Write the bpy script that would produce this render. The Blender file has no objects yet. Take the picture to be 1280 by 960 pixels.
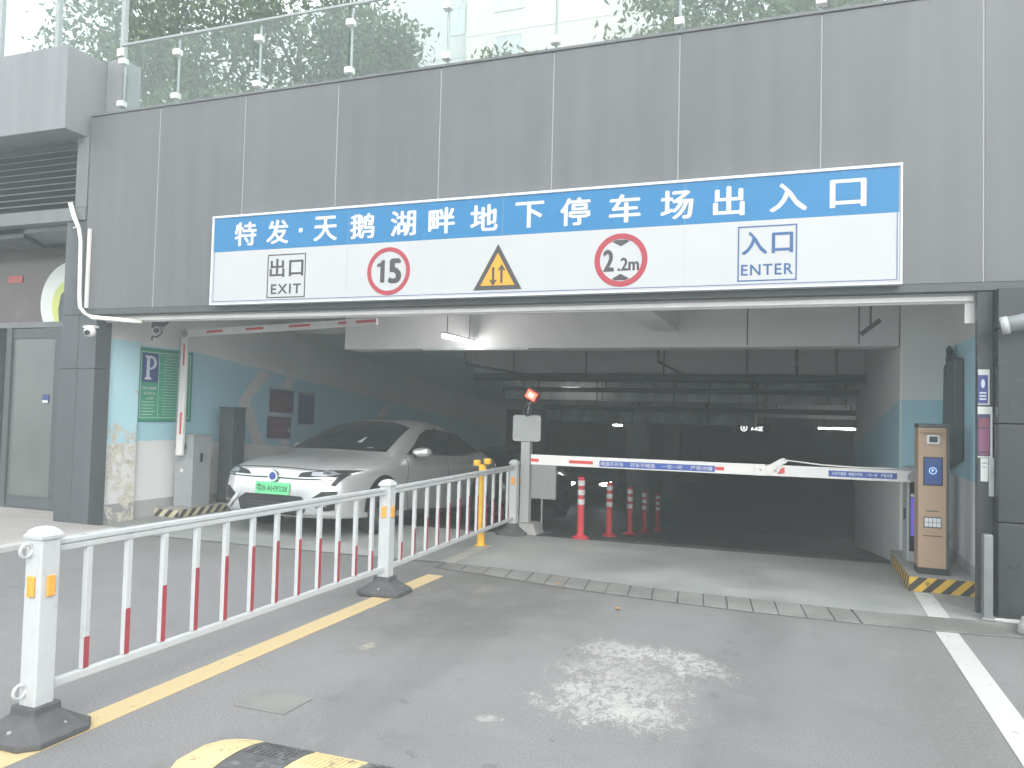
import bpy, bmesh, math, random
import numpy as np
from math import radians, sin, cos, pi
from mathutils import Vector, Matrix
from mathutils.bvhtree import BVHTree

random.seed(7); RNG = np.random.default_rng(7)
S = bpy.context.scene
COL = S.collection

# ------------------------------------------------------------------ camera
YAW, PITCH, ROLL, FPX = radians(20.1), radians(2.25), radians(1.43), 978.0
fwd = Vector((-sin(YAW)*cos(PITCH), cos(YAW)*cos(PITCH), sin(PITCH)))
rt = Vector((cos(YAW), sin(YAW), 0)); up = rt.cross(fwd)
r2 = rt*cos(ROLL) + up*sin(ROLL); u2 = up*cos(ROLL) - rt*sin(ROLL)
cd = bpy.data.cameras.new('camera'); cam = bpy.data.objects.new('camera', cd); COL.objects.link(cam)
cam.matrix_world = Matrix(((r2.x, u2.x, -fwd.x, 0), (r2.y, u2.y, -fwd.y, 0), (r2.z, u2.z, -fwd.z, 1.5), (0, 0, 0, 1)))
cd.sensor_width = 36.0; cd.lens = 36.0*FPX/1280.0; cd.clip_start = 0.05; cd.clip_end = 500
S.camera = cam

# ------------------------------------------------------------------ sky, sun, exposure
SUN_EL, SUN_AZ = radians(33), radians(146)      # azimuth clockwise from +Y: behind the camera, to its right
W = bpy.data.worlds.new('World'); S.world = W; W.use_nodes = True
nt = W.node_tree; nt.nodes.clear()
sky = nt.nodes.new('ShaderNodeTexSky'); sky.sky_type = 'NISHITA'; sky.sun_disc = False
sky.sun_elevation = SUN_EL; sky.sun_rotation = SUN_AZ; sky.dust_density = 6.0; sky.air_density = 1.0; sky.ozone_density = 1.0
hs = nt.nodes.new('ShaderNodeHueSaturation'); hs.inputs['Saturation'].default_value = 0.30
bg = nt.nodes.new('ShaderNodeBackground'); bg.inputs['Strength'].default_value = 0.15
wo = nt.nodes.new('ShaderNodeOutputWorld')
ov = nt.nodes.new('ShaderNodeMix'); ov.data_type = 'RGBA'; ov.inputs[0].default_value = 0.75; ov.inputs[7].default_value = (4.9, 5.1, 5.3, 1)   # an even cloud deck over the clear sky
nt.links.new(sky.outputs[0], hs.inputs['Color']); nt.links.new(hs.outputs[0], ov.inputs[6]); nt.links.new(ov.outputs[2], bg.inputs[0]); nt.links.new(bg.outputs[0], wo.inputs[0])
sd = bpy.data.lights.new('sun', 'SUN'); sd.energy = 0.85; sd.angle = radians(40); sd.color = (1, 0.98, 0.95)
sun = bpy.data.objects.new('sun', sd); COL.objects.link(sun)
sdir = Vector((sin(SUN_AZ)*cos(SUN_EL), cos(SUN_AZ)*cos(SUN_EL), sin(SUN_EL)))
sun.rotation_euler = sdir.to_track_quat('Z', 'Y').to_euler()
S.view_settings.view_transform = 'Standard'; S.view_settings.look = 'None'; S.view_settings.gamma = 1
S.view_settings.exposure = 2.1
S.cycles.use_denoising = True
S.cycles.max_bounces = 10; S.cycles.diffuse_bounces = 8; S.cycles.glossy_bounces = 3; S.cycles.transparent_max_bounces = 16; S.cycles.volume_bounces = 0; S.cycles.use_adaptive_sampling = True; S.cycles.adaptive_threshold = 0.02

# ------------------------------------------------------------------ materials
MATS = {}
def mat(name, col, rough=0.6, metal=0.0, var=0.0, vscale=6.0, bump=0.0, bscale=60.0, emit=0.0, spec=0.5, coat=0.0):
    if name in MATS: return MATS[name]
    m = bpy.data.materials.new(name); m.use_nodes = True; n = m.node_tree.nodes; L = m.node_tree.links
    p = n['Principled BSDF']; c = (*col, 1) if len(col) == 3 else col
    p.inputs['Base Color'].default_value = c; p.inputs['Roughness'].default_value = rough; p.inputs['Metallic'].default_value = metal
    p.inputs['Specular IOR Level'].default_value = spec; p.inputs['Coat Weight'].default_value = coat
    if emit: p.inputs['Emission Color'].default_value = c; p.inputs['Emission Strength'].default_value = emit
    if var or bump:
        tc = n.new('ShaderNodeTexCoord')
        if var:
            t = n.new('ShaderNodeTexNoise'); t.inputs['Scale'].default_value = vscale; t.inputs['Detail'].default_value = 8; t.inputs['Roughness'].default_value = 0.65
            L.new(tc.outputs['Object'], t.inputs['Vector'])
            mr = n.new('ShaderNodeMapRange'); mr.inputs[1].default_value = 0.3; mr.inputs[2].default_value = 0.7
            mr.inputs[3].default_value = 1-var; mr.inputs[4].default_value = 1+var; L.new(t.outputs[0], mr.inputs[0])
            mx = n.new('ShaderNodeVectorMath'); mx.operation = 'SCALE'; mx.inputs[0].default_value = c[:3]
            L.new(mr.outputs[0], mx.inputs['Scale']); L.new(mx.outputs[0], p.inputs['Base Color'])
            mr2 = n.new('ShaderNodeMapRange'); mr2.inputs[1].default_value = 0.3; mr2.inputs[2].default_value = 0.7
            mr2.inputs[3].default_value = max(0.02, rough-0.12); mr2.inputs[4].default_value = min(1, rough+0.12); L.new(t.outputs[0], mr2.inputs[0]); L.new(mr2.outputs[0], p.inputs['Roughness'])
        if bump:
            t2 = n.new('ShaderNodeTexNoise'); t2.inputs['Scale'].default_value = bscale; t2.inputs['Detail'].default_value = 4
            L.new(tc.outputs['Object'], t2.inputs['Vector'])
            b = n.new('ShaderNodeBump'); b.inputs['Strength'].default_value = bump; b.inputs['Distance'].default_value = 0.01
            L.new(t2.outputs[0], b.inputs['Height']); L.new(b.outputs[0], p.inputs['Normal'])
    MATS[name] = m; return m

class NT:
    """tiny node helper for hand-made surfaces"""
    def __init__(s, name):
        s.m = bpy.data.materials.new(name); s.m.use_nodes = True; s.n = s.m.node_tree.nodes; s.L = s.m.node_tree.links
        s.p = s.n['Principled BSDF']; tc = s.n.new('ShaderNodeTexCoord'); s.tc = tc.outputs['Object']; MATS[name] = s.m
    def noise(s, scale, detail=6, rough=0.6, vec=None, dist=0.0):
        t = s.n.new('ShaderNodeTexNoise'); t.inputs['Scale'].default_value = scale; t.inputs['Detail'].default_value = detail
        t.inputs['Roughness'].default_value = rough; t.inputs['Distortion'].default_value = dist
        s.L.new(vec or s.tc, t.inputs['Vector']); return t.outputs[0]
    def math(s, op, a, b=None, clamp=False):
        t = s.n.new('ShaderNodeMath'); t.operation = op; t.use_clamp = clamp
        for i, v in enumerate((a, b)):
            if v is None: continue
            if isinstance(v, (int, float)): t.inputs[i].default_value = v
            else: s.L.new(v, t.inputs[i])
        return t.outputs[0]
    def rng(s, v, a, b, c=0.0, d=1.0):
        t = s.n.new('ShaderNodeMapRange'); t.interpolation_type = 'SMOOTHSTEP'
        for i, x in enumerate((a, b, c, d)): t.inputs[i+1].default_value = x
        s.L.new(v, t.inputs[0]); return t.outputs[0]
    def mix(s, f, a, b):
        t = s.n.new('ShaderNodeMix'); t.data_type = 'RGBA'
        if isinstance(f, (int, float)): t.inputs[0].default_value = f
        else: s.L.new(f, t.inputs[0])
        for i, v in ((6, a), (7, b)):
            if isinstance(v, tuple): t.inputs[i].default_value = (*v, 1)
            else: s.L.new(v, t.inputs[i])
        return t.outputs[2]
    def sep(s):
        t = s.n.new('ShaderNodeSeparateXYZ'); s.L.new(s.tc, t.inputs[0]); return t.outputs
    def mapv(s, scale, rz=0.0):
        t = s.n.new('ShaderNodeMapping'); t.inputs['Scale'].default_value = scale; t.inputs['Rotation'].default_value = (0, 0, rz)
        s.L.new(s.tc, t.inputs[0]); return t.outputs[0]
    def ell(s, cx, cy, rx, ry, a=0.0):
        """1 at the middle of an ellipse on the ground, 0 at its rim"""
        x, y, _ = s.sep(); dx = s.math('SUBTRACT', x, cx); dy = s.math('SUBTRACT', y, cy)
        u = s.math('ADD', s.math('MULTIPLY', dx, cos(a)/rx), s.math('MULTIPLY', dy, sin(a)/rx))
        v = s.math('ADD', s.math('MULTIPLY', dx, -sin(a)/ry), s.math('MULTIPLY', dy, cos(a)/ry))
        d = s.math('SQRT', s.math('ADD', s.math('MULTIPLY', u, u), s.math('MULTIPLY', v, v)))
        return s.math('SUBTRACT', 1.0, d, True)
    def bump(s, h, strength=0.3, dist=0.01):
        b = s.n.new('ShaderNodeBump'); b.inputs['Strength'].default_value = strength; b.inputs['Distance'].default_value = dist
        s.L.new(h, b.inputs['Height']); s.L.new(b.outputs[0], s.p.inputs['Normal'])
    def col(s, c): s.L.new(c, s.p.inputs['Base Color'])
    def rough(s, r):
        if isinstance(r, (int, float)): s.p.inputs['Roughness'].default_value = r
        else: s.L.new(r, s.p.inputs['Roughness'])

# asphalt: grain, oily and dusty patches, tyre polish, the dried white spill and old paint remnants
a = NT('asphalt')
g1 = a.noise(120, 5, 0.85); g2 = a.noise(34, 6, 0.75); g3 = a.noise(1.1, 6); g4 = a.noise(0.35, 3)
c = a.mix(a.rng(g1, 0.36, 0.64), (0.105, 0.098, 0.099), (0.33, 0.318, 0.32))
c = a.mix(a.rng(g3, 0.35, 0.7, 0, 0.5), c, (0.205, 0.20, 0.20))
c = a.mix(a.rng(g4, 0.42, 0.62, 0, 0.35), c, (0.15, 0.148, 0.148))
c = a.mix(a.rng(g2, 0.62, 0.75, 0, 0.35), c, (0.30, 0.295, 0.285))
spk = a.noise(90, 2, 0.5); c = a.mix(a.rng(spk, 0.755, 0.775, 0, 0.8), c, (0.5, 0.49, 0.46))
n1 = a.math('ADD', a.math('MULTIPLY', a.noise(9, 12, 0.85, a.mapv((1.0, 0.55, 1.0), 0.5), 0.6), 0.7), a.math('MULTIPLY', a.noise(60, 4, 0.8), 0.3))
flake = a.rng(a.math('ADD', a.math('MULTIPLY', a.noise(26, 9, 0.8, a.mapv((1.0, 0.5, 1.0), 0.4), 0.5), 0.8), a.math('MULTIPLY', a.noise(6, 4, 0.6), 0.2)), 0.455, 0.515, 0.12, 1.0)
for (cx, cy, rx, ry, an, k, th) in ((-0.62, 4.95, 0.62, 0.34, -0.75, 0.75, .80), (-1.0, 4.15, 0.62, 0.72, 0.2, 0.65, .815), (-1.08, 5.05, 0.50, 0.45, 0.2, 0.65, .81), (-0.72, 4.0, 0.5, 0.45, 0.2, 0.6, .82), (-0.9, 4.5, 0.85, 1.15, 0.1, 0.5, .83),
                                (-2.57, 4.46, 0.10, 0.18, 0.1, 0.8, .79), (-2.50, 6.25, 0.10, 0.5, 0.08, 0.7, .80), (-1.42, 3.66, .10, .06, .3, .6, .76), (-3.0, 6.2, .4, .8, 0, .4, .85)):
    e = a.ell(cx, cy, rx, ry, an)
    f = a.math('MULTIPLY', a.rng(a.math('ADD', n1, a.math('MULTIPLY', e, 0.30)), th-.17, th-.12), a.math('MULTIPLY', a.rng(e, 0.0, 0.35), k))
    f = a.math('MULTIPLY', f, flake); c = a.mix(f, c, (0.45, 0.44, 0.41) if cx > -2 else (0.42, 0.39, 0.29))
# mossy damp strip beside the right-hand line, and a dark patched trench in the lane
x, y, _ = a.sep()
c = a.mix(a.math('MULTIPLY', a.ell(0.75, 5.0, 0.42, 3.0), a.rng(g2, 0.3, 0.7, 0, 0.7)), c, (0.11, 0.115, 0.10))
c = a.mix(a.math('MULTIPLY', a.rng(a.ell(-2.52, 5.3, 0.22, 1.1, 0.06), 0.0, 0.6), a.rng(g2, 0.3, 0.7, 0.2, 0.6)), c, (0.10, 0.098, 0.102))
c = a.mix(a.math('MULTIPLY', a.rng(a.ell(-2.7, 6.75, 0.7, 0.4, 0.1), 0.0, 0.6), a.rng(g2, 0.3, 0.6, 0.1, 0.7)), c, (0.12, 0.115, 0.105))
# tyre-polished tracks, oily drips between them, and a dusty margin along the kerb stones
for tx in (-2.1, -0.25):
    tr = a.math('ABSOLUTE', a.math('SUBTRACT', a.math('ADD', x, a.math('MULTIPLY', g4, 0.5)), tx+.25)); c = a.mix(a.math('MULTIPLY', a.rng(tr, 0.10, 0.30, 1, 0), a.rng(g3, 0.3, 0.7, 0.15, 0.55)), c, (0.135, 0.13, 0.13))
oil = a.noise(5.5, 4, 0.5); c = a.mix(a.math('MULTIPLY', a.rng(oil, 0.66, 0.72), a.math('MULTIPLY', a.ell(-1.2, 4.5, 1.6, 4.5), 0.6)), c, (0.07, 0.068, 0.068))
c = a.mix(a.math('MULTIPLY', a.rng(y, 6.0, 6.7, 0, 0.55), a.rng(g2, 0.35, 0.65, 0.2, 1.0)), c, (0.13, 0.13, 0.118))
blo = a.noise(2.6, 7, 0.7, dist=0.5); c = a.mix(a.rng(blo, 0.52, 0.70, 0, 0.45), c, (0.15, 0.147, 0.143)); c = a.mix(a.rng(blo, 0.46, 0.30, 0, 0.30), c, (0.27, 0.265, 0.26))
c = a.mix(a.math('MULTIPLY', a.rng(a.ell(-2.4, 5.9, 1.5, 1.9), 0.0, 0.7), a.rng(blo, 0.3, 0.65, 0.25, 0.75)), c, (0.115, 0.112, 0.10))
# fine cracks
vt = a.n.new('ShaderNodeTexVoronoi'); vt.feature = 'DISTANCE_TO_EDGE'; vt.inputs['Scale'].default_value = 0.45
wv = a.n.new('ShaderNodeVectorMath'); wv.operation = 'ADD'; nz = a.n.new('ShaderNodeTexNoise'); nz.inputs['Scale'].default_value = 2.5; nz.inputs['Detail'].default_value = 6
a.L.new(a.tc, nz.inputs['Vector']); a.L.new(a.tc, wv.inputs[0]); a.L.new(nz.outputs[1], wv.inputs[1]); a.L.new(wv.outputs[0], vt.inputs['Vector'])
c = a.mix(a.math('MULTIPLY', a.rng(vt.outputs[0], 0.0, 0.006, 0.4, 0.0), a.rng(g4, 0.5, 0.6)), c, (0.06, 0.06, 0.06))
a.col(c); a.rough(0.88); a.bump(a.math('ADD', g1, a.math('MULTIPLY', g2, 0.3)), 0.5, 0.006)

def concrete(name, c0, c1, stain, rough=0.8, sc=1.0, wear=0.4):
    s = NT(name); n1 = s.noise(1.3*sc, 8, 0.65); n2 = s.noise(22*sc, 6); n3 = s.noise(0.5*sc, 4, 0.5, dist=0.8); n4 = s.noise(140, 2)
    c = s.mix(s.rng(n1, 0.3, 0.7), c0, c1); c = s.mix(s.rng(n3, 0.45, 0.68, 0, wear), c, stain); c = s.mix(s.rng(n2, 0.6, 0.75, 0, 0.3), c, c1)
    c = s.mix(s.rng(n4, 0.62, 0.75, 0, 0.35), c, stain)
    s.col(c); s.rough(s.rng(n1, 0.3, 0.7, rough-0.1, rough+0.1)); s.bump(n2, 0.2, 0.004); return s.m
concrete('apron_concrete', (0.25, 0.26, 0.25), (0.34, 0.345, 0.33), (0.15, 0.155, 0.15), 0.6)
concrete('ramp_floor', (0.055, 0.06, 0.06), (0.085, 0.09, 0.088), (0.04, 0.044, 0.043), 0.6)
concrete('kerb_stone', (0.17, 0.168, 0.155), (0.24, 0.235, 0.22), (0.10, 0.10, 0.09), 0.85, 2.0)
concrete('paving', (0.36, 0.335, 0.32), (0.45, 0.42, 0.40), (0.26, 0.25, 0.24), 0.8)
concrete('island_concrete', (0.30, 0.295, 0.28), (0.38, 0.37, 0.35), (0.17, 0.17, 0.16), 0.85, 3.0)
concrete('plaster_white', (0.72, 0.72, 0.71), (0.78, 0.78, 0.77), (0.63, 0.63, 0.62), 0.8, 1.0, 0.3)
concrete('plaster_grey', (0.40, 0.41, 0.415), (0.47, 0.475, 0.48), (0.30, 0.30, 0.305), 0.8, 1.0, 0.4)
concrete('ceiling_paint', (0.58, 0.57, 0.565), (0.66, 0.65, 0.645), (0.46, 0.45, 0.45), 0.85, 1.0, 0.35)
concrete('duct_foil', (0.30, 0.32, 0.32), (0.55, 0.57, 0.57), (0.22, 0.23, 0.23), 0.4, 2.0, 0.5)

# painted line with wear: worn flecks let a greyer asphalt-like tone through
def worn_paint(name, col, under, amt=0.5):
    s = NT(name); n = s.noise(16, 9, 0.75); n2 = s.noise(1.5, 4); n3 = s.noise(200, 2)
    f = s.math('MULTIPLY', s.rng(s.math('ADD', n, s.math('MULTIPLY', n2, 0.25)), 0.80-0.25*amt, 0.86-0.22*amt), 0.85)
    c = s.mix(s.rng(n2, 0.3, 0.7, 0, 0.25), col, tuple(v*0.8 for v in col)); c = s.mix(s.rng(n3, 0.5, 0.75, 0, 0.3), c, under)
    s.col(s.mix(f, c, under)); s.rough(0.75); s.bump(n3, 0.2, 0.003); return s.m
worn_paint('line_yellow', (0.56, 0.43, 0.23), (0.2, 0.19, 0.17), 0.35)
worn_paint('line_yellow_faded', (0.48, 0.40, 0.26), (0.27, 0.27, 0.26), 1.3)
worn_paint('line_white', (0.54, 0.535, 0.515), (0.25, 0.25, 0.24), 0.4)
worn_paint('hazard_yellow', (0.70, 0.43, 0.05), (0.2, 0.17, 0.1), 0.4)
worn_paint('hazard_black', (0.055, 0.05, 0.045), (0.16, 0.15, 0.13), 0.4)
worn_paint('hazard_cream', (0.60, 0.55, 0.38), (0.24, 0.22, 0.18), 0.5)
worn_paint('hump_yellow', (0.66, 0.51, 0.27), (0.2, 0.18, 0.13), 0.5)
worn_paint('hump_black', (0.085, 0.085, 0.085), (0.2, 0.2, 0.2), 0.6)
worn_paint('hump_worn', (0.26, 0.20, 0.11), (0.1, 0.1, 0.1), 1.2)
worn_paint('mural_blue', (0.40, 0.66, 0.76), (0.45, 0.60, 0.66), 0.1)
worn_paint('mural_cream', (0.68, 0.69, 0.69), (0.50, 0.50, 0.48), 0.1)

# pilaster at the left jamb: blue and white bands of paint with flaked plaster (shape of its own)
s = NT('flaked_wall'); X_, Y_, Z_ = s.sep(); n = s.noise(5.5, 10, 0.7, dist=0.5); n2 = s.noise(40, 6)
base = s.mix(s.math('MULTIPLY', s.rng(Z_, 1.005, 1.012), s.rng(Z_, 2.33, 2.337, 1, 0)), (0.76, 0.755, 0.74), (0.50, 0.76, 0.84))
base = s.mix(s.rng(Z_, 0.24, 0.25, 1, 0), base, (0.34, 0.34, 0.34))
yy = s.rng(Y_, 7.22, 7.72, 1, 0)
fl = s.math('MULTIPLY', s.rng(Z_, 0.95, 1.5, 1, 0.35), yy)
f1 = s.rng(s.math('ADD', n, s.math('MULTIPLY', fl, 0.22)), 0.69, 0.72)
pl = s.mix(s.rng(n2, 0.4, 0.62), (0.58, 0.54, 0.46), (0.74, 0.71, 0.64))
f2 = s.rng(s.math('ADD', s.noise(11, 8, 0.7), s.math('MULTIPLY', fl, 0.15)), 0.74, 0.80)
cc = s.mix(f1, base, pl); cc = s.mix(s.math('MULTIPLY', f2, f1), cc, (0.40, 0.33, 0.26))
s.col(cc); s.rough(0.85); s.bump(s.math('SUBTRACT', n2, f1), 0.5, 0.01)

def panel_mat(name, col, streak=0.12, rough=0.42):
    s = NT(name); st = s.noise(2.0, 4, 0.5, s.mapv((3, 1, 0.15))); n = s.noise(0.8, 5); n3 = s.noise(70, 3)
    oi = s.n.new('ShaderNodeObjectInfo')
    v = s.math('ADD', s.rng(st, 0.3, 0.75, 1-streak, 1+streak), s.math('MULTIPLY', s.math('SUBTRACT', oi.outputs['Random'], 0.5), 0.16))
    v = s.math('ADD', v, s.rng(n, 0.35, 0.65, -0.05, 0.05))
    sc = s.n.new('ShaderNodeVectorMath'); sc.operation = 'SCALE'; sc.inputs[0].default_value = col; s.L.new(v, sc.inputs['Scale'])
    s.col(sc.outputs[0]); s.rough(s.rng(n, 0.3, 0.7, rough-0.06, rough+0.1)); s.bump(n3, 0.04, 0.002); return s.m
panel_mat('facade_metal', (0.125, 0.129, 0.135), 0.07); panel_mat('granite_dark', (0.034, 0.038, 0.041), 0.15, 0.3)
panel_mat('column_dark', (0.075, 0.083, 0.09), 0.12, 0.38); panel_mat('louvre_metal', (0.15, 0.155, 0.16), 0.1, 0.5)
panel_mat('box_metal', (0.21, 0.215, 0.225), 0.08, 0.45)

M = mat
M('bollard_steel', (0.22, 0.23, 0.24), 0.4, 0.4, 0.1, 8)
M('mortar', (0.085, 0.083, 0.078), 0.9, 0, 0.3, 20)
M('joint_grey', (0.36, 0.36, 0.37), 0.7); M('white_paint', (0.49, 0.505, 0.51), 0.35, 0, 0.05, 9, 0.03, 200)
M('red_tape', (0.34, 0.05, 0.065), 0.4, 0, 0.12, 14); M('rubber', (0.085, 0.086, 0.088), 0.75, 0, 0.25, 12, 0.3, 80)
M('orange_reflector', (0.85, 0.36, 0.06), 0.25, 0, 0.1, 60); M('steel_grey', (0.34, 0.36, 0.365), 0.45, 0.3, 0.08, 8)
M('grey_paint', (0.42, 0.43, 0.43), 0.5, 0, 0.07, 7, 0.02, 120); M('cab_grey', (0.33, 0.345, 0.355), 0.45, 0, 0.07, 5)
M('dark_plastic', (0.035, 0.037, 0.04), 0.45); M('dark_grey', (0.07, 0.078, 0.085), 0.5, 0, 0.12, 5); M('black', (0.012, 0.012, 0.013), 0.4)
M('boom_white', (0.72, 0.70, 0.68), 0.4, 0, 0.07, 6); M('boom_red', (0.60, 0.07, 0.06), 0.45, 0, 0.12, 20); M('boom_blue', (0.035, 0.085, 0.35), 0.45)
M('print_white', (0.58, 0.59, 0.605), 0.6); M('sign_blue', (0.010, 0.16, 0.355), 0.35, 0, 0.05, 1.2); M('sign_white', (0.455, 0.465, 0.47), 0.4, 0, 0.03, 1.2)
M('sign_red', (0.36, 0.035, 0.055), 0.4); M('sign_grey', (0.055, 0.05, 0.05), 0.5); M('sign_yellow', (0.62, 0.32, 0.02), 0.4); M('sign_ink_blue', (0.03, 0.10, 0.25), 0.5)
M('sign_edge', (0.66, 0.68, 0.72), 0.4); M('sign_line', (0.08, 0.10, 0.26), 0.5)
M('board_green', (0.035, 0.34, 0.20), 0.45, 0, 0.05, 3); M('board_edge', (0.03, 0.27, 0.18), 0.45); M('board_navy', (0.035, 0.055, 0.23), 0.45); M('board_print', (0.55, 0.66, 0.60), 0.6); M('print_pale', (0.66, 0.69, 0.76), 0.6)
M('poster_purple', (0.05, 0.04, 0.12), 0.5); M('poster_pink', (0.22, 0.07, 0.11), 0.55); M('poster_frame', (0.42, 0.43, 0.46), 0.5); M('poster_blue', (0.03, 0.06, 0.19), 0.5); M('poster_mauve', (0.22, 0.07, 0.14), .5)
M('cable_white', (0.74, 0.72, 0.67), 0.5); M('delineator', (0.62, 0.045, 0.06), 0.5, 0, 0.08, 15); M('reflect_white', (0.72, 0.70, 0.68), 0.45, 0, 0.1, 30)
M('yellow_post', (0.78, 0.43, 0.03), 0.45, 0, 0.08, 12); M('kiosk_brown', (0.45, 0.30, 0.20), 0.4, 0, 0.04, 3); M('screen_blue', (0.02, 0.05, 0.17), 0.2, emit=0.12)
M('screen_dark', (0.015, 0.017, 0.02), 0.15); M('key_white', (0.72, 0.72, 0.72), 0.4); M('tube_light', (1, 0.99, 0.96), 0.5, emit=14.0); M('led_white', (1, 1, 1), 0.5, emit=9.0)
M('screen_pink', (0.55, 0.09, 0.17), 0.3, emit=0.25); M('screen_violet', (0.09, 0.07, 0.33), 0.3, emit=0.25); M('glow_red', (0.9, 0.10, 0.06), 0.3, emit=0.9); M('glow_amber', (1.0, 0.62, 0.4), 0.3, emit=1.2)
M('led_red_housing', (0.42, 0.05, 0.04), 0.4); M('pipe_dark', (0.06, 0.065, 0.065), 0.55, 0, 0.1, 4); M('door_glass', (0.13, 0.14, 0.135), 0.12, 0, 0.1, 2); M('shop_brown', (0.09, 0.068, 0.066), 0.18, 0, 0.25, 1.5)
M('poster_white', (0.62, 0.65, 0.62), 0.5); M('poster_lime', (0.50, 0.55, 0.17), 0.5); M('poster_dark', (0.06, 0.075, 0.085), 0.5); M('shop_red', (0.42, 0.09, 0.08), 0.5)
M('bark', (0.11, 0.095, 0.08), 0.9, 0, 0.3, 6, 0.6, 30); M('dry_leaf', (0.50, 0.24, 0.05), 0.7); M('pane_dark', (0.34, 0.37, 0.38), 0.3, 0, 0.1, 0.5); M('pane_bright', (0.45, 0.55, 0.60), 0.3)
M('tower_pale', (0.42, 0.43, 0.42), 0.8, 0, 0.06, 0.4); M('tower_beige', (0.50, 0.46, 0.41), 0.8, 0, 0.06, 0.4); M('tower_trim', (0.48, 0.48, 0.47), 0.8)
M('chrome', (0.72, 0.73, 0.74), 0.12, 1.0); M('plate_green', (0.14, 0.60, 0.26), 0.4); M('plate_ink', (0.03, 0.09, 0.05), 0.5); M('car_glass', (0.012, 0.014, 0.015), 0.06, spec=0.7); M('trim_black', (0.015, 0.015, 0.016), 0.35)
M('lamp_lens', (0.30, 0.31, 0.33), 0.08, 0.3, coat=1.0); M('tyre', (0.02, 0.02, 0.02), 0.8); M('rim', (0.40, 0.41, 0.42), 0.25, 0.9); M('emblem_blue', (0.03, 0.06, 0.25), 0.2)
def car_paint(name, col, metal):
    s = NT(name); s.p.inputs['Base Color'].default_value = (*col, 1); s.p.inputs['Metallic'].default_value = metal; s.p.inputs['Roughness'].default_value = 0.32
    s.p.inputs['Coat Weight'].default_value = 0.8; s.p.inputs['Coat Roughness'].default_value = 0.06
    s.bump(s.noise(500, 2), 0.02, 0.001); return s.m
car_paint('silver_paint', (0.70, 0.71, 0.715), 0.65); car_paint('dark_paint', (0.03, 0.033, 0.036), 0.3)

def glass_mat(name, tint, dirt=0.0):
    m = bpy.data.materials.new(name); m.use_nodes = True; n = m.node_tree.nodes; L = m.node_tree.links; n.clear()
    o = n.new('ShaderNodeOutputMaterial'); t = n.new('ShaderNodeBsdfTransparent'); t.inputs[0].default_value = (*tint, 1)
    g = n.new('ShaderNodeBsdfGlossy'); g.inputs['Roughness'].default_value = 0.02; f = n.new('ShaderNodeFresnel'); gg = n.new('ShaderNodeNewGeometry'); io = n.new('ShaderNodeMapRange'); io.inputs[3].default_value = 1.5; io.inputs[4].default_value = 1/1.5; L.new(gg.outputs['Backfacing'], io.inputs[0]); L.new(io.outputs[0], f.inputs[0])
    mx = n.new('ShaderNodeMixShader'); L.new(f.outputs[0], mx.inputs[0]); L.new(t.outputs[0], mx.inputs[1]); L.new(g.outputs[0], mx.inputs[2])
    L.new(mx.outputs[0], o.inputs[0])
    MATS[name] = m; return m
glass_mat('glass', (0.93, 0.97, 0.955))

def leaf_mat(name, c0, c1):
    m = bpy.data.materials.new(name); m.use_nodes = True; n = m.node_tree.nodes; L = m.node_tree.links; p = n['Principled BSDF']
    g = n.new('ShaderNodeNewGeometry'); mx = n.new('ShaderNodeMix'); mx.data_type = 'RGBA'; mx.inputs[6].default_value = (*c0, 1); mx.inputs[7].default_value = (*c1, 1)
    L.new(g.outputs['Random Per Island'], mx.inputs[0]); L.new(mx.outputs[2], p.inputs['Base Color']); p.inputs['Roughness'].default_value = 0.55
    t = n.new('ShaderNodeBsdfTranslucent'); L.new(mx.outputs[2], t.inputs[0]); ms = n.new('ShaderNodeMixShader'); ms.inputs[0].default_value = 0.35
    o = n['Material Output']; L.new(p.outputs[0], ms.inputs[1]); L.new(t.outputs[0], ms.inputs[2]); L.new(ms.outputs[0], o.inputs[0]); MATS[name] = m
leaf_mat('leaf_deep', (0.03, 0.06, 0.02), (0.08, 0.13, 0.045)); leaf_mat('leaf_fresh', (0.045, 0.085, 0.025), (0.11, 0.17, 0.06)); leaf_mat('leaf_pale', (0.07, 0.105, 0.045), (0.15, 0.18, 0.085))

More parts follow.
